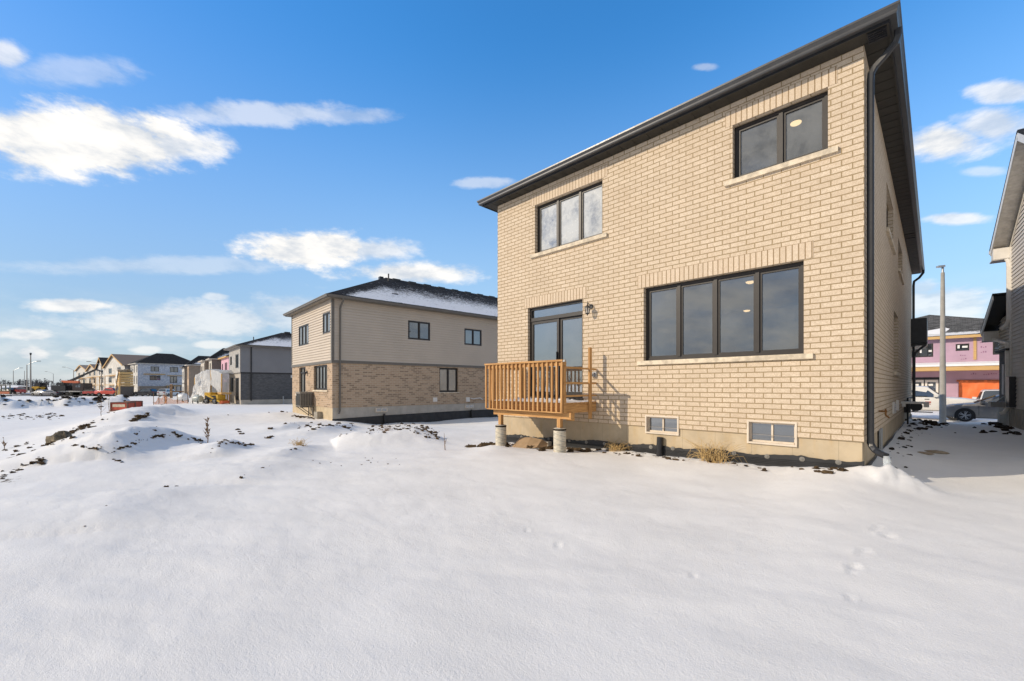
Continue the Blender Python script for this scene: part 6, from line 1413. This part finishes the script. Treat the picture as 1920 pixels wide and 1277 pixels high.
# crane truck
b = onground(128, 104); ct = thing('crane_truck', 'black crane truck with orange folding arm and long dark boom', 'crane truck', b, R(45))
q = MB(); q.box(-3.6, 5.2, -1.1, 1.1, .95, 1.25); q.build('chassis', plain('chassis_white', (.55, .54, .52), .6), ct)
q = MB(); q.box(-2.9, .6, -1.25, 1.25, 1.25, 2.55); q.build('cargo_body', M_BLACK, ct)
q = MB(); q.box(2.2, 4.8, -1.15, 1.15, 1.25, 3.1); q.box(4.0, 5.3, -1.1, 1.1, .6, 1.9); q.build('cab', plain('maroon_black', (.035, .018, .018), .4), ct); q = MB(); q.box(3.0, 4.2, -1.17, -1.14, 2.1, 2.85); q.build('car_window', M_CARGLASS, ct)
q = MB(); q.lathe((-1.2, 0, 2.55), [(.6, 0), (.6, .5), (.45, .9), (0, 1.2)], 10); q.box(-2., -.5, -.6, .6, 2.6, 3.2); q.build('turret', M_BLACK, ct)
q = MB(); q.beam((-1.3, -.2, 3.5), (2.9, -.2, 3.35), .4, .55); q.beam((2.75, -.2, 3.5), (2.75, -.2, 1.3), .45, .55); q.build('folding_arm', M_ORANGE, ct)
q = MB(); q.beam((.4, -.2, 3.5), (3.8, -.2, 5.0), .35, .50); q.beam((3.6, -.2, 4.95), (7.0, -.2, 6.45), .30, .36); q.beam((7.0, -.2, 6.5), (8.6, -.2, 5.9), .22, .30); q.build('boom', M_BLACK, ct)
for x in (-2.6, -1.6, .9, 1.8, 4.4):
    for s_ in (-1, 1): wheel(ct, x, s_ * 1.0, .5, .3, s_, 6)
b = onground(75, 116); o = thing('wheel_loader', 'dark yellow loader with cab standing behind the silver car', 'loader', b, R(45)); q = MB(); q.box(-1.6, .6, -.9, .9, .7, 1.7); q.build('body', M_YEL, o); q = MB(); q.box(-.4, .9, -.8, .8, 1.6, 2.7); q.build('cab', M_BLACK, o)
q = MB(); q.beam((.6, 0, 2.2), (1.6, 0, 2.6), .25, .3); q.beam((1.5, 0, 2.7), (1.9, 0, .9), .25, .3); q.build('arm', M_BLACK, o)
for x in (-1.1, .6):
    for s_ in (-1, 1): wheel(o, x, s_ * .85, .62, .4, s_, 6)
b = onground(52, 118); o = thing('utility_trailer', 'squat black trailer between the lamp mast and the red vehicle', 'trailer', b, R(45)); q = MB(); q.box(-1.6, 1.2, -.9, .9, .5, 1.7); q.build('body', M_BLACK, o)
for s_ in (-1, 1): wheel(o, 0, s_ * .85, .34, .2, s_, 6)
b = onground(150, 106); o = thing('excavator', 'small dark excavator with cab beside the crane truck', 'excavator', b, R(30)); q = MB(); q.box(-1.3, 1.3, -.9, -.5, 0, .6); q.box(-1.3, 1.3, .5, .9, 0, .6); q.build('track', M_RUBBER, o); q = MB(); q.box(-1.3, .9, -.9, .9, .65, 1.5); q.box(-.2, .9, -.8, .1, 1.5, 2.3); q.build('body', plain('maroon_body', (.06, .025, .022), .5), o); q = MB(); q.beam((.8, .3, 1.2), (2.0, .3, 2.3), .25, .3); q.beam((2.0, .3, 2.3), (2.6, .3, .7), .22, .25); q.build('arm', M_BLACK, o)
b = onground(178, 101); person('person', 'worker in orange vest standing beside the red trailer', b, R(200), 1.8, M_HIVISO, M_NAVY)
b = onground(222, 96); q = MB(); q.lathe((0, 0, 0), [(.12, -.3), (.12, 1.35), (.14, 1.4), (0, 1.45)], 10); tag(q.build('bollard', plain('bollard_yellow', (.62, .52, .22), .6), None), 'pale yellow bollard in front of the red pickup', 'bollard').location = b
b = onground(10, 109); o = thing('bus_shelter', 'open shelter on green posts at the left edge of the road', 'shelter', b, R(45))
for x in (-1.05, .1, 1.2): q = MB(); q.beam((x, 0, -.2), (x, 0, 2.3), .16, .16); q.build('post', plain('olive_post', (.12, .14, .09), .7), o)
q = MB(); q.box(-1.4, 1.5, -.4, 1.2, 2.3, 2.42); q.build('roof', M_WHITE, o); b = onground(8, 107); o = thing('road_barrier', 'low orange road barrier before the green shelter posts', 'barrier', b, R(45)); q = MB(); q.box(-1.3, 1.3, -.05, .05, .25, .8); q.build('barrier_panel', plain('barrier_orange', (.62, .20, .10), .6), o)
for x in (-1., 1.): q = MB(); q.beam((x, -.2, 0), (x, .2, 0), .1, .06); q.build('foot', M_RUBBER, o)
# kerb lines of the far road
q = MB(); kerb = [(-60, 99.0), (-110, 98.4), (-160, 97.5)]
for lat0 in range(-72, -200, -4):
    for dd, h in ((98.4, .16), (108.6, .16)):
        a = [(l_, dd + (l_ + 100) * .02) for l_ in (lat0, lat0 - 4)]; P = [(CAM[0] + (l_ - d_) * C45, CAM[1] + (l_ + d_) * C45) for l_, d_ in a]
        if rg.random() < .8: q.beam((P[0][0], P[0][1], gz(*P[0]) + h * .5), (P[1][0], P[1][1], gz(*P[1]) + h * .5), .3, h + .2)
tag(q.build('kerb_strip', M_ASPH), kind='structure')
# far woods: ring of bare dark trees along the horizon
q = MB(); rg = random.Random(3)
M_WOODS = plain('winter_woods', (.055, .05, .055), .95, var=.4, scale=.05)
def woods(a0, a1, dist, h, n, seed):
    rg = random.Random(seed)
    for i in range(n):
        a = rg.uniform(a0, a1); d_ = dist * rg.uniform(.94, 1.1); lat, dp_ = math.sin(a) * d_, math.cos(a) * d_; x, y = CAM[0] + (lat - dp_) * C45, CAM[1] + (lat + dp_) * C45
        hh = h * rg.choice([.5, .6, .7, .8, 1.0]) * rg.uniform(.8, 1.15); z0 = float(ground_z(np.array([x]), np.array([y]))[0]) if i % 6 == 0 else woods.z; woods.z = z0
        for k in range(34):
            u = rg.random(); rr = hh * .34 * math.sin(math.pi * min(1, u * .85 + .12)); an = rg.uniform(0, 6.28); c = Vector((x + rr * rg.random() * math.cos(an), y + rr * rg.random() * math.sin(an), z0 - .3 + hh * u)); s_ = hh * rg.uniform(.03, .10)
            d1 = Vector((rg.gauss(0, 1), rg.gauss(0, 1), rg.gauss(0, 1.3))).normalized() * s_; d2 = Vector((rg.gauss(0, 1), rg.gauss(0, 1), rg.gauss(0, .7))).normalized() * s_ * .6
            q.face([c - d1, c + d2, c + d1, c - d2], [(0, 0)] * 4)
        q.beam((x, y, z0 - 1), (x, y, z0 + hh * .8), hh * .03, hh * .03)
        for k in range(5):
            an = rg.uniform(0, 6.28); b0 = z0 + hh * rg.uniform(.3, .7); L = hh * rg.uniform(.2, .4); q.beam((x, y, b0), (x + math.cos(an) * L * .6, y + math.sin(an) * L * .6, b0 + L), hh * .012, hh * .012)
woods.z = 0
woods(R(-60), R(-30), 560, 7.0, 900, 1); woods(R(-30), R(40), 700, 9, 120, 2); woods(R(95), R(300), 420, 17, 420, 5)
tag(q.build('far_woods', M_WOODS), kind='stuff')
